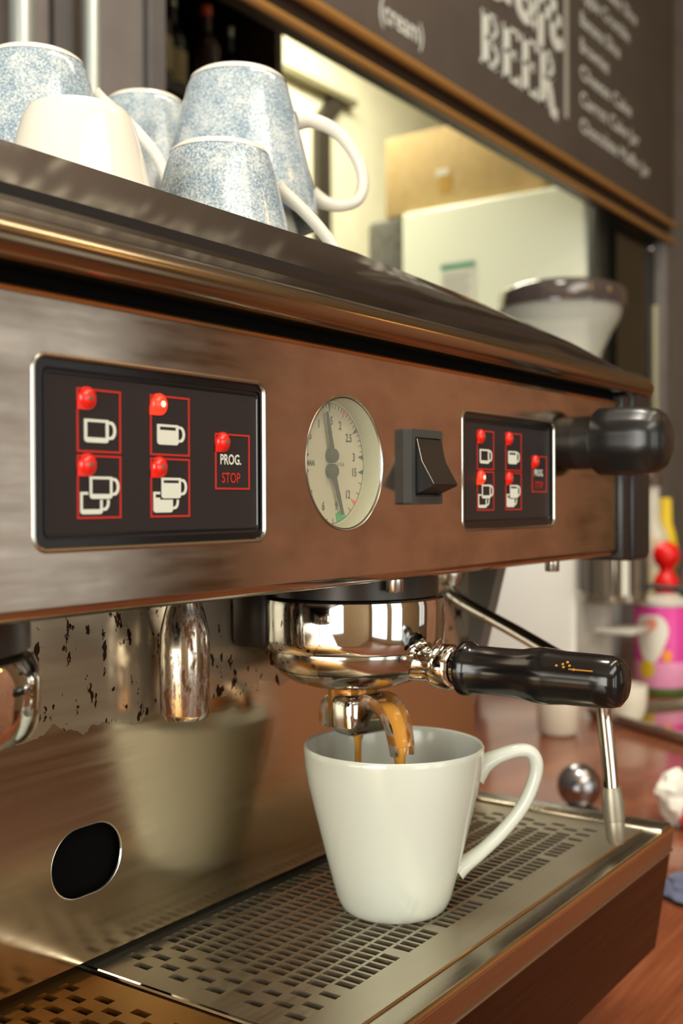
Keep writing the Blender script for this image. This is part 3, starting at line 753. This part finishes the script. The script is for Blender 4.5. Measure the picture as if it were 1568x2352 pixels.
# drip tray --------------------------------------------------------
TZ = .150
TY0, TY1, TXR = .2430, .405, .7370
DT = obj('drip_tray', join(
    # front face, with a bright rolled upper edge, a fold and a lower apron that leans back
    sweep_x([(TY0+.0145, TZ), (TY0+.003, TZ), (TY0+.001, TZ-.0008), (TY0, TZ-.0030), (TY0+.0012, TZ-.0145), (TY0+.0010, TZ-.0165), (TY0+.0022, TZ-.0175), (TY0+.0145, TZ-.0175), (TY0+.0145, TZ-.012)], XL, TXR),
    box(TXR-.012, TXR, TY0+.017, TY1+.002, .066, TZ, .002), box(XL, TXR-.01, TY0+.012, TY1+.004, .066, .072)), RIMSTEEL, EM, 30, 'steel drip tray')
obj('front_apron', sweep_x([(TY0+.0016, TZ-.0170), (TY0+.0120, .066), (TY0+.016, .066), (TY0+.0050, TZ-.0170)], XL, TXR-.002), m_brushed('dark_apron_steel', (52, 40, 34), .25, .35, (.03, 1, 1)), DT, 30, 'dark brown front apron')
obj('front_edge', tube([(XL+(TXR-XL)*k/8, TY0+.0012, TZ-.0012) for k in range(9)], .0017, 8), GOLDRIM, DT)
obj('front_fold', tube([(XL+(TXR-XL)*k/8, TY0+.0012, TZ-.0160) for k in range(9)], .0009, 8), RIMSTEEL, DT)
obj('tray_floor', box(XL, TXR-.012, TY0+.0145, TY1, .136, .138), mat('wet_tray_floor', (120, 88, 52), .3, .8), DT, label='brown coffee-stained tray floor')
obj('rear_rim', box(TXR-.020, TXR, TY0+.0015, TY1, TZ-.002, TZ+.0026, .0014), RIMSTEEL, DT)
# perforated grates: bars along Y between slot columns, staggered bridges inside the columns
def grate(x0, x1, sparse_l, sparse_r, m_front=.0215):
    gy0, gy1 = TY0+.0152, TY1-.0005
    ys0, ys1 = .2800, gy1-.004
    px, sw, py_, sl = .0062, .0046, .0113, .0094
    top, bot = TZ+.0004, TZ-.0018
    parts = [prism([rect(x0, gy0, x1, ys0)], top, bot, 'XY'), prism([rect(x0, ys1, x1, gy1)], top, bot, 'XY')]
    xs0 = x0+.010; ncol = int((x1-.012-xs0)/px); xe = xs0+ncol*px
    def q(a, b, c, d):
        if b-a > 1e-5 and d-c > 1e-5: parts.append(box(a, b, c, d, bot, top))
    q(x0, xs0, ys0, ys1); q(xe, x1, ys0, ys1)
    rows = int((ys1-ys0)/py_)
    for i in range(ncol):
        cx = xs0+i*px
        border = i < sparse_l or i >= ncol-sparse_r
        q(cx, cx+(px-sw), ys0, ys1)
        a = ys0
        for r in range(rows):
            edge = border or ((r == 0 or r == rows-1) and (i+r) % 7 > 4)
            if edge and (i+r) % 2: continue
            y0 = ys0+r*py_+.0008
            q(cx+(px-sw), cx+px, a, y0); a = y0+sl
        q(cx+(px-sw), cx+px, a, ys1)
    return join(*parts)
obj('drip_grate', grate(.3595, TXR-.021, 5, 4), TRAYSTEEL, DT, 0, 'perforated steel drip grate')
obj('drip_grate', grate(.070, .3535, 99, 99), m_brushed('stained_grate_steel', (200, 152, 84), .26, .38, (.03, 1, 1)), DT, 0, 'tarnished golden perforated drip grate')
obj('grate_edge', tube([(.3575, TY0+.016+(TY1-TY0-.018)*k/6, TZ+.0002) for k in range(7)], .0014, 8), CHROME, DT)
obj('grate_edge', tube([(.3600+(TXR-.381)*k/8, TY0+.0148, TZ+.0004) for k in range(9)], .0007, 8), GOLDRIM, DT)

# ------------------------------------------------------------------ portafilters
def channel(path, half, wall, height, m_n):
    """open U gutter along a path lying in a vertical plane; returns the gutter mesh and the coffee strip in it"""
    P = [Vector(p) for p in path]; n = len(P); d = (P[-1]-P[0]); d.z = 0; d.normalize(); side = Vector((0, 0, 1)).cross(d)
    V, Fc, C, CF = [], [], [], []
    for i in range(n):
        t = (P[min(i+1, n-1)]-P[max(i-1, 0)]).normalized(); nr = side.cross(t).normalized()
        if nr.dot(d+Vector((0, 0, .6))) < 0: nr = -nr
        k = 1-.30*(i/(n-1))**2; hh = half*k; h2 = height*(1-.15*i/(n-1))
        sec = [(-hh, h2), (-hh*1.02, h2*.1), (-hh*.7, -h2*.55), (0, -h2*.75), (hh*.7, -h2*.55), (hh*1.02, h2*.1), (hh, h2), (hh-wall, h2), (hh-wall, h2*.1), (hh*.55, -h2*.2), (0, -h2*.35), (-hh*.55, -h2*.2), (-hh+wall, h2*.1), (-hh+wall, h2)]
        for a, b in sec: V.append(P[i]+side*a+nr*b)
        lv = h2*.35*min(1, .2+i/(n-1)*1.2); cw = (hh-wall)*1.0
        for a, b in ((-cw, lv*.6), (-cw*.4, lv), (cw*.4, lv), (cw, lv*.6)): C.append(P[i]+side*a+nr*b)
    m = 14
    for i in range(n-1):
        for k in range(m): k2 = (k+1) % m; Fc.append((i*m+k, i*m+k2, (i+1)*m+k2, (i+1)*m+k))
        for k in range(3): CF.append((i*4+k, i*4+k+1, (i+1)*4+k+1, (i+1)*4+k))
    Fc += [tuple(range(m)), tuple((n-1)*m+k for k in range(m))]
    return (V, Fc), (C, CF)
def portafilter(x, y, label):
    z0, z1 = .2908, .3188
    p = thing('portafilter', label, 'portafilter', (x, y, z0))
    o = (x, y, 0)
    obj('bowl', lathe([(.0438, z0+.0025), (.0446, z0-.0002), (.0442, z0-.004), (.0428, z0-.0090), (.0395, z0-.0135), (.0330, z0-.0175), (.0230, z0-.0205), (.0136, z0-.0220), (.0, z0-.0220)], 64, o), mat('dulled_chrome', (186, 180, 168), .14, 1), p, 60)
    obj('bowl_stain', lathe([(.0415, z0-.0112), (.0398, z0-.0136), (.0333, z0-.0178), (.0232, z0-.0208), (.0136, z0-.0223)], 64, o), STAIN, p, 60)
    # neck to the handle
    zh = .2840
    obj('neck', turn(lathe([(.0088, -.005), (.0086, .008), (.0090, .012), (.0108, .0150), (.0117, .0180), (.0117, .0240), (.0106, .0262), (.0092, .0270), (.0092, .038)], 32), (x, y-.038, zh), (0, -1, 0)), CHROME, p, 40)
    hp = [(0, 0), (.0120, 0), (.0139, .0012), (.0141, .004), (.0130, .0065), (.0121, .008), (.0121, .026), (.0123, .034), (.0136, .040), (.0140, .045), (.0136, .050), (.0129, .057), (.0127, .073), (.0124, .080), (.0113, .084), (.0085, .0862), (0, .0870)]
    HY = y-.068
    h = obj('handle', turn(lathe(hp, 40), (x, HY, zh), (0, -1, 0)), BLACKGLOSS, p, 50, 'glossy black handle')
    def onh(t, a, r=.0129): return Vector((x-cos(a)*r, HY-t, zh+sin(a)*r))
    gl = [turn(lathe([(0, .0003), (.0006, .0002), (.0008, -.0002)], 8), onh(t, a), onh(0, a)-Vector((x, HY, zh))) for t, a in ((.0565, .60), (.0595, .68), (.0602, .56), (.0615, .78), (.0630, .64), (.0655, .50))]
    gl.append(tube([onh(.063+.0017*k, .50, .01275) for k in range(8)], .00045, 6))
    obj('gold_mark', join(*gl), mat('gold_print', (190, 132, 50), .3, .5), h, 0, 'worn gold marking')
    # spout: boss, block and two open gutters
    s = obj('spout', join(lathe([(.0138, .2710), (.0136, .2560), (.0124, .2470), (.0095, .2445), (0, .2440)], 32, o)), COFFEEFILM, p, 40, 'coffee-stained double spout')
    fd = Vector((.82, .57, 0))
    def dirpt(a, dd, dz): return Vector((x, y, 0))+Vector((cos(a)*dd, sin(a)*dd, dz))
    aF = math.atan2(-.040, -.013)
    path = smooth_path([dirpt(aF, .010, .2590), dirpt(aF, .020, .2620), dirpt(aF, .029, .2600), dirpt(aF, .0355, .2525), dirpt(aF, .0385, .2440), dirpt(aF, .0395, .2375)], 5)
    gm, cm = channel(path, .0084, .0012, .0056, None)
    obj('gutter', gm, STAIN, s, 50); 
    aB = aF+pi
    path2 = smooth_path([dirpt(aB, .006, .2570), dirpt(aB, .012, .2580), dirpt(aB, .017, .2540), dirpt(aB, .019, .2490), dirpt(aB, .020, .2440)], 5)
    gm2, cm2 = channel(path2, .0072, .0012, .0052, None)
    obj('gutter', gm2, STAIN, s, 50)
    ctr = Vector((x, y, 0))+Vector((-.0035, -.010, 0))
    blk = box(-.0175, .0165, -.0100, .0100, .2450, .2665, .0055, 4)
    ang = aF+pi/2
    blk = xf(blk, lambda v: (ctr.x+v.x*cos(ang)-v.y*sin(ang), ctr.y+v.x*sin(ang)+v.y*cos(ang), v.z))
    obj('spout_block', blk, CHROME, s, 50)
    return p, s, cm, dirpt(aF, .0398, .2375)
pf, sp, cm, tip = portafilter(*GRP[0], 'chrome portafilter with black handle pouring espresso into the white cup')
# espresso: the film in the gutter with its stream, and the thread behind
st1 = obj('coffee_stream', join(cm, tube([tip+Vector((0, .001, .004)), tip+Vector((0, 0, -.002)), tip+Vector((0, 0, -.012)), tip+Vector((0, 0, -.035)), Vector((tip.x, tip.y, .175))], [.0040, .0030, .0021, .0018, .0016], 12)), COFFEE, None, 60)
tag(st1, 'golden espresso running down the open right-hand spout into the cup', 'coffee', 'streams of espresso')
t2_ = Vector((.499, .338, .2450))
st2 = obj('coffee_stream', tube([t2_+Vector((0, 0, .001)), t2_+Vector((0, 0, -.002)), t2_+Vector((0, 0, -.006)), t2_+Vector((0, 0, -.03)), Vector((t2_.x, t2_.y, .175))], [.0050, .0034, .0019, .0016, .0015], 12), COFFEE, None, 60)
tag(st2, 'thin espresso thread falling from under the spout block', 'coffee', 'streams of espresso')

# ------------------------------------------------------------------ cups
def cup_body_mesh(k=1.0, H=.0884):
    out = [(0, .0022), (.0215, .0022), (.0228, .0003), (.0262, 0), (.0284, .0016), (.0298, .0045), (.0313, .0080), (.0342, .0190), (.0373, .0310), (.0405, .0440), (.0432, .0550), (.0460, .0670), (.0478, .0770), (.0486, .0850), (.0487, .0872)]
    inn = [(.0480, .0884), (.0468, .0878), (.0462, .0850), (.0452, .0770), (.0432, .0670), (.0404, .0550), (.0376, .0440), (.0345, .0310), (.0310, .0190), (.0270, .0100), (.0200, .0065), (0, .0060)]
    return lathe([(r*k, z*k) for r, z in out+inn], 64)
def cup_handle_mesh(k=1.0):
    p = smooth_path([(.0440, 0, .0700), (.0500, 0, .0755), (.0580, 0, .0795), (.0680, 0, .0822), (.0755, 0, .0815), (.0792, 0, .0760), (.0785, 0, .0670), (.0725, 0, .0530), (.0620, 0, .0400), (.0500, 0, .0290), (.0395, 0, .0215), (.0345, 0, .0180)], 5)
    r = [.0075, .0052, .0040, .0037, .0037, .0037, .0036, .0036, .0036, .0037, .0045, .0058]
    return tube([Vector(q)*k for q in p], [q*k for q in r], 12, flat=1.25)
def mug_handle_mesh(k=1.0):
    p = smooth_path([(.0355, 0, .0240), (.0450, 0, .0230), (.0600, 0, .0290), (.0720, 0, .0430), (.0770, 0, .0580), (.0740, 0, .0700), (.0640, 0, .0745), (.0540, 0, .0735), (.0450, 0, .0690)], 5)
    r = [.0062, .0046, .0040, .0038, .0038, .0038, .0038, .0042, .0060]
    return tube([Vector(q)*k for q in p], [q*k for q in r], 12, flat=1.2)
def put_local(name, ms, m, parent): 
    o = obj(name, ms, m, parent, 40, origin=(0, 0, 0)); o.location = (0, 0, 0); return o
def cup(label, loc, rz, k=1.0, mats=(CERAMIC, CERAMIC), group=None, flip=False, tilt=0, mug=False, rim=None):
    c = thing('coffee_cup', label, 'cup', loc, group)
    put_local('body', cup_body_mesh(k), mats[0], c); put_local('handle', mug_handle_mesh(k) if mug else cup_handle_mesh(k), mats[1], c)
    if rim: put_local('rim_line', lathe([(.0462*k, .0690*k), (.04665*k, .0700*k), (.0482*k, .0786*k), (.0480*k, .0796*k)], 64) if False else lathe([(.0487*k, .0845*k), (.0491*k, .0855*k), (.0492*k, .0876*k), (.0484*k, .0888*k), (.0474*k, .0884*k)], 64), rim, c)
    if mats[0] is SPECK: put_local('foot_ring', lathe([(.0212*k, .0020*k), (.0228*k, -.0002*k), (.0262*k, -.0005*k), (.0287*k, .0013*k), (.0296*k, .0034*k)], 64), CERAMICW, c)
    c.rotation_euler = ((pi if flip else 0)+tilt, 0, rz)
    return c
# handle lies in the picture plane, to the right: direction (sin yaw, -cos yaw)
RZ = math.atan2(-cos(radians(34.92)), sin(radians(34.92)))
C0 = cup('white ceramic coffee cup on the drip grate catching espresso', (.5058, .3194, TZ+.0005), RZ+.12)
# inside: the espresso already poured
cf = obj('espresso', lathe([(0, .0262), (.0330, .0262), (.0334, .0258), (.0308, .0190), (0, .0185)], 40, (.5058, .3194, TZ)), DARKCOFFEE, None, 30)
tag(cf, 'espresso collecting inside the white cup on the grate', 'coffee')
# streams end in it
for s in (st1, st2): pass

def upside(label, px, rz, k, ztop, white=False, mug=False, rim=None, handle=None):
    """cup standing on its rim: base at height ztop"""
    m = (CERAMICW, CERAMICW) if white else (SPECK, CERAMICW)
    c = thing('coffee_cup', label, 'cup', (px[0], px[1], ztop), 'cups upside down on the machine')
    put_local('body', cup_body_mesh(k), m[0], c)
    if handle is None: put_local('handle', mug_handle_mesh(k) if mug else cup_handle_mesh(k), m[1], c)
    if not white: put_local('foot_ring', lathe([(.0212*k, .0020*k), (.0228*k, -.0002*k), (.0262*k, -.0005*k), (.0287*k, .0013*k), (.0296*k, .0034*k)], 64), CERAMICW, c)
    if rim: put_local('rim_line', lathe([(.0487*k, .0845*k), (.0491*k, .0855*k), (.0492*k, .0876*k), (.0484*k, .0888*k), (.0474*k, .0884*k)], 64), rim, c)
    c.rotation_euler = (pi, 0, rz)
    return c
FT = .4820                                                  # cup tray surface
BLUERIM = mat('dark_blue_rim', (66, 78, 104), .2)
right = -RZ
upside('white cup upside down at the front left, before the speckled cups', (.369, .412), radians(75), .870, FT+.0884*.870, True)
upside('small blue-speckled cup upside down leaning on the dark fascia edge', (.466, .4065), RZ+.35, .925, FT+.0884*.925)
upside('tall-stacked blue-speckled cup with looped white handle at the right', (.556, .469), RZ+.15, 1.07, .6450, False, True, BLUERIM)
# hidden inner cups carry no handle, so that they nest
upside('white cup under the right-hand blue-speckled cup, mostly hidden', (.5575, .470), RZ+2.5, 1.05, FT+.0884*1.05, True, handle=0)
upside('blue-speckled cup at the far left with long drooping handle', (.436, .524), RZ+.25, .985, .6310, False, False)
upside('blue-speckled cup hidden under the far left speckled cup', (.437, .525), RZ+3.4, 1.0, FT+.0884, False, handle=0)
upside('blue-speckled cup behind the others in the middle of the row', (.588, .585), RZ+1.2, .96, .6640, False)
upside('blue-speckled cup beneath the middle rear speckled cup', (.589, .586), RZ+2.9, .96, .6170, False, handle=0)
upside('lowest blue-speckled cup of the rear middle stack', (.588, .587), RZ+3.9, .96, FT+.0884, False, handle=0)

# ------------------------------------------------------------------ things on the counter at the right
# grinder: hopper with dark lid, white body, chrome doser
gx, gy = 1.985, .90
GRD = thing('coffee_grinder', 'white coffee grinder with clear hopper and dark lid, behind the right end of the machine', 'coffee grinder', (gx, gy, 0))
obj('body', box(1.930, 2.040, .820, 1.02, .010, .54, .012, 3), WHITEPL, GRD)
obj('base', box(1.925, 2.030, .765, 1.025, 0, .020, .006), WHITEPL, GRD)
HC = (1.982, .868, 0)
obj('hopper_collar', lathe([(0, .535), (.060, .535), (.060, .580), (0, .580)], 32, HC), BLACKPL, GRD)
obj('hopper', lathe([(.050, .575), (.058, .590), (.066, .615), (.075, .650), (.091, .684), (.109, .714), (.117, .742), (.117, .756), (.1135, .756), (.1135, .742), (.1055, .716), (.088, .686), (.072, .652), (.063, .615), (.050, .582)], 48, HC), HOPPER, GRD, 50)
obj('hopper_lid', lathe([(0, .781), (.066, .780), (.104, .775), (.117, .768), (.1205, .760), (.1205, .733), (.118, .733), (.118, .756), (0, .772)], 48, HC), SMOKED, GRD, 40, 'dark smoked hopper lid')
dx_, dy_ = 1.952, .752
D = obj('doser', lathe([(0, .1830), (.052, .1830), (.059, .186), (.0595, .196), (.057, .198), (.057, .330), (.060, .332), (.060, .345), (0, .350)], 40, (dx_, dy_, 0)), mat('clear_doser_wall', (150, 140, 124), .1, .75), GRD, 40, 'cylindrical doser with vertical fins')
for k in range(14):
    a = 2*pi*k/14
    obj('fin', turn(box(-.0035, .0035, -.0025, .0025, 0, .126), (dx_+.0575*cos(a), dy_+.0575*sin(a), .200), (0, 0, 1)), CHROME if k % 2 else GREYPL, D, 0)
obj('doser_support', box(1.935, 1.985, .765, .825, .015, .200, .008), GREYWHITE, GRD)
obj('fork', box(1.90, 1.99, .70, .77, .128, .138, .003), GREYWHITE, GRD)
obj('doser_lever', turn(lathe([(0, 0), (.005, 0), (.005, .05), (.008, .052), (.008, .07), (0, .072)], 14), (dx_, dy_-.057, .215), (.3, -1, -.1)), BLACKPL, GRD)

# pink tin
tx, ty = 2.092, .712
T = thing('pink_tin', 'pink printed tin can on the counter at the right edge', 'can', (tx, ty, 0))
obj('body', lathe([(0, .012), (.052, .012), (.052, .168), (.050, .172)], 48, (tx, ty, 0)), PINK, T, 40)
obj('lower_band', lathe([(.0523, .016), (.0525, .018), (.0525, .062), (.0523, .064)], 48, (tx, ty, 0)), PINKPALE, T, 40, 'pale pink lower band')
obj('base_rim', lathe([(0, 0), (.052, 0), (.053, .002), (.053, .014), (.052, .016)], 48, (tx, ty, 0)), GREEN, T, 40, 'green base rim')
obj('lid', lathe([(.050, .168), (.0535, .169), (.0540, .176), (.0525, .1795), (0, .1800)], 48, (tx, ty, 0)), GREYWHITE, T, 40, 'pale lid')
def wrap(cz, ca, rz, ra, r, shape):        # a printed patch that follows the curve of the tin
    V, Fc = [], []; n, m = 24, 6
    for j in range(m+1):
        for k in range(n):
            q = 2*pi*k/n; f = shape(q)*(.02+.98*j/m); a = ca+ra*f*cos(q); V.append(Vector((tx+r*cos(a), ty+r*sin(a), cz+rz*f*sin(q))))
    for j in range(m):
        for k in range(n): k2 = (k+1) % n; Fc.append((j*n+k, j*n+k2, (j+1)*n+k2, (j+1)*n+k))
    Fc.append(tuple(range(n))); return V, Fc
view = math.atan2(-ty, -tx)
obj('white_blot', wrap(.112, view-.42, .046, .62, .0528, lambda q: 1+.12*sin(3*q)), STICKW, T, 30, 'white blot on the pink print')
obj('print_spot', wrap(.050, view-.55, .017, .30, .0532, lambda q: 1), YELLOW, T, 30, 'yellow spot'); obj('print_spot', wrap(.076, view+.18, .012, .17, .0532, lambda q: 1), ORANGE, T, 30, 'orange spot')
obj('print_spot', wrap(.132, view-.45, .014, .28, .0534, lambda q: 1+.25*sin(2*q)), mat('faded_red_print', (226, 150, 130), .5), T, 30, 'faded red patch')

# red-topped squeeze bottle behind the tin
rx, ry = 2.245, .755
Rb = thing('squeeze_bottle', 'white squeeze bottle with pinched red top behind the pink tin', 'bottle', (rx, ry, 0))
obj('body', lathe([(0, 0), (.030, 0), (.032, .004), (.032, .160), (.026, .176), (.018, .180)], 28, (rx, ry, 0)), GREYWHITE, Rb)
obj('red_top', lathe([(0, .172), (.020, .174), (.025, .182), (.026, .200), (.020, .214), (.0135, .222), (.016, .232), (.0245, .242), (.0275, .258), (.022, .274), (.010, .282), (0, .283)], 28, (rx, ry, 0)), REDPL, Rb, 60, 'bulging red plastic top')

# syrup bottle
sx, sy = 2.352, .819
Sb = thing('syrup_bottle', 'tall clear glass bottle with amber syrup beside the black end cap', 'bottle', (sx, sy, 0))
obj('body', lathe([(0, 0), (.033, 0), (.034, .004), (.034, .27), (.030, .295), (.015, .325), (.013, .39), (.015, .392), (.015, .40), (.0105, .40), (.0105, .326), (.028, .29), (.031, .27), (.031, .006), (0, .006)], 32, (sx, sy, 0)), GLASS, Sb, 40)
obj('syrup', lathe([(0, .007), (.0305, .007), (.0305, .285), (0, .287)], 28, (sx, sy, 0)), AMBER, Sb, 40, 'amber syrup')
obj('label', lathe([(.0343, .09), (.0346, .092), (.0346, .22), (.0343, .222)], 28, (sx, sy, 0)), mat('cream_label', (206, 196, 158), .6), Sb, 40, 'cream paper label')
obj('cap', lathe([(0, .398), (.0165, .398), (.0165, .42), (.013, .424), (0, .424)], 20, (sx, sy, 0)), mat('brown_bottle_cap', (76, 54, 40), .4), Sb)
yx, yy = 2.468, .832
Yb = thing('yellow_bottle', 'slim yellow-labelled bottle farther back on the counter', 'bottle', (yx, yy, 0))
obj('body', lathe([(0, 0), (.026, 0), (.028, .004), (.028, .26), (.022, .29), (.012, .315), (.012, .36), (0, .362)], 28, (yx, yy, 0)), mat('olive_glass', (110, 112, 66), .15), Yb)
obj('label', lathe([(.0283, .30-.02), (.0284, .285), (.0240, .31), (.0282, .36), (.0282, .40)], 24, (yx, yy, 0)) if False else lathe([(.0283, .22), (.0288, .222), (.0288, .262), (.0232, .292), (.0150, .318), (.0140, .372), (0, .374)], 24, (yx, yy, 0)), YELLOW, Yb, 40, 'yellow label and capsule')
wx_, wy_ = 2.30, .70
Wb = thing('white_jug', 'white-capped round jug behind the red-topped bottle, cut by the right edge', 'jug', (wx_+.165, wy_+.035, 0))
jx, jy = wx_+.165, wy_+.035
obj('body', lathe([(0, 0), (.05, 0), (.055, .006), (.055, .20), (.045, .24), (.030, .26)], 32, (jx, jy, 0)), mat('grey_jug_plastic', (150, 140, 132), .4), Wb)
obj('lid', lathe([(.030, .258), (.046, .262), (.047, .285), (.040, .315), (.020, .332), (0, .336)], 32, (jx, jy, 0)), GREYWHITE, Wb, 50, 'domed white lid')
obj('band', lathe([(.0555, .10), (.056, .102), (.056, .17), (.0555, .172)], 32, (jx, jy, 0)), BLACKPL, Wb, 40, 'black band')
# glass tumbler and saucer
ux, uy = 2.52, .985
U = thing('glass_tumbler', 'pale glass tumbler beside the grinder, in front of the grey wall', 'glass', (ux, uy, 0))
obj('body', lathe([(0, 0), (.022, 0), (.024, .003), (.029, .145), (.027, .145), (.0225, .006), (0, .006)], 32, (ux, uy, 0)), m_glass('frosted_tumbler', (198, 206, 210), .25, .85), U)
# serving tray of polished metal with a white cup on it
trx, trY = (1.785, .735), (1.620, .470)
e = Vector((trY[0]-trx[0], trY[1]-trx[1])).normalized(); nrm = Vector((-e.y, e.x)); 
if nrm.x < 0: nrm = -nrm
A = Vector(trx); L_, Wd = .40, .27
corn = [A, A+e*L_, A+e*L_+nrm*Wd, A+nrm*Wd]
TRY = thing('serving_tray', 'shiny metal serving tray reflecting the pink tin, on the wooden counter', 'tray', (A.x+.1, A.y-.1, 0))
loopc = [(c.x, c.y) for c in corn]
if True:
    ins = lambda c: (Vector(c)-sum((Vector(q) for q in loopc), Vector((0, 0)))/4)*.955+sum((Vector(q) for q in loopc), Vector((0, 0)))/4
    inl = [tuple(ins(c)) for c in loopc]
    obj('plate', prism([inl], .006, .003, 'XY'), mat('mirror_tray_steel', (196, 184, 166), .08, 1), TRY, 0)
    obj('rim', join(prism([loopc, inl], .016, .004, 'XY'), *[tube([(loopc[i][0], loopc[i][1], .015), (loopc[(i+1) % 4][0], loopc[(i+1) % 4][1], .015)], .004, 8) for i in range(4)]), SATIN, TRY, 30)
    for c in inl: obj('foot', lathe([(0, 0), (.006, 0), (.007, .0035), (0, .0035)], 12, (c[0], c[1], 0)), RUBBER, TRY)
wc = thing('ceramic_bowl', 'small white bowl on the metal tray, behind the portafilter handle end', 'bowl', (1.77, .664, .0062))
obj('body', lathe([(0, 0), (.022, 0), (.028, .004), (.034, .020), (.036, .048), (.0355, .058), (.0340, .058), (.0335, .048), (.031, .022), (.024, .008), (0, .007)], 40, (1.770, .664, .0062)), CERAMICW, wc)
wp_ = thing('ceramic_pot', 'small off-white pot on the counter under the black portafilter handle', 'pot', (1.630, .722, 0))
obj('body', lathe([(0, 0), (.026, 0), (.030, .003), (.032, .010), (.033, .060), (.031, .066), (.0295, .066), (.030, .060), (.029, .010), (0, .008)], 40, (1.630, .722, 0)), mat('off_white_pot', (206, 196, 178), .3), wp_)
# steel tamper with ball knob
bx, by = 1.2393, .5218
tm = thing('tamper', 'round polished steel knob standing on the counter behind the drip tray', 'tamper', (bx, by, 0))
obj('base', lathe([(0, 0), (.0235, 0), (.0245, .001), (.0245, .004), (.018, .006), (.009, .008)], 36, (bx, by, 0)), SATIN, tm)
obj('knob', lathe([(.009, .006)]+[(.0262*sin(radians(a)), .0300-.0262*cos(radians(a))) for a in range(20, 181, 10)], 36, (bx, by, 0)), mat('satin_ball_steel', (150, 148, 150), .24, 1), tm, 60)
# white and red packet at the right edge, folded blue cloth under it
kx, ky = 1.248, .408
pk = thing('paper_packet', 'crumpled white and red paper packet at the right edge of the counter', 'packet', (kx, ky, 0))
def crumple(cx, cy, cz, a, b, h, seed):
    bm = bmesh.new(); bmesh.ops.create_icosphere(bm, subdivisions=3, radius=1)
    for v in bm.verts:
        n_ = noise.noise(v.co*1.7+Vector((seed, 0, 0)))*.35; v.co = Vector((cx+v.co.x*a*(1+n_), cy+v.co.y*b*(1+n_), max(.0003, cz+v.co.z*h*(1+n_))))
    bm.verts.index_update(); r = ([v.co.copy() for v in bm.verts], [tuple(v.index for v in f.verts) for f in bm.faces]); bm.free(); return r
obj('paper', crumple(kx, ky, .030, .030, .022, .030, 3), STICKW, pk, 20); obj('red_corner', crumple(kx-.012, ky-.016, .014, .012, .010, .014, 9), REDPL, pk, 20, 'red printed corner')
bc = thing('blue_cloth', 'folded blue cloth lying on the counter beside the drip tray corner', 'cloth', (1.03, .322, 0))
obj('cloth', crumple(1.034, .326, .005, .034, .026, .007, 5), BLUECL, bc, 60)
obj('fold', crumple(1.038, .324, .012, .026, .020, .005, 8), BLUECL, bc, 60)

# ceiling pendants over the aisle
for i, (x, y) in enumerate(((-.5, -.75), (.55, -.75), (1.6, -.75), (2.9, -.9))):
    p = thing('pendant_lamp', '%s warm glass globe pendant lamp in the row above the aisle' % ['leftmost', 'second from left', 'third from left', 'rightmost'][i], 'lamp', (x, y, 1.55), 'pendant lamps over the aisle')
    obj('globe', lathe([(0, 1.49)]+[(.06*sin(radians(a)), 1.55-.06*cos(radians(a))) for a in range(10, 180, 10)], 20, (x, y, 0)), mat('warm_lamp_glass_%d' % i, (255, 200, 120), .4, 0, .5, 0, 0, 1.45, (255, 190, 100), 14), p, 60)
    obj('cord', tube([(x, y, 1.60), (x, y, 2.0), (x, y, 2.4)], .004, 8), BLACKPL, p)
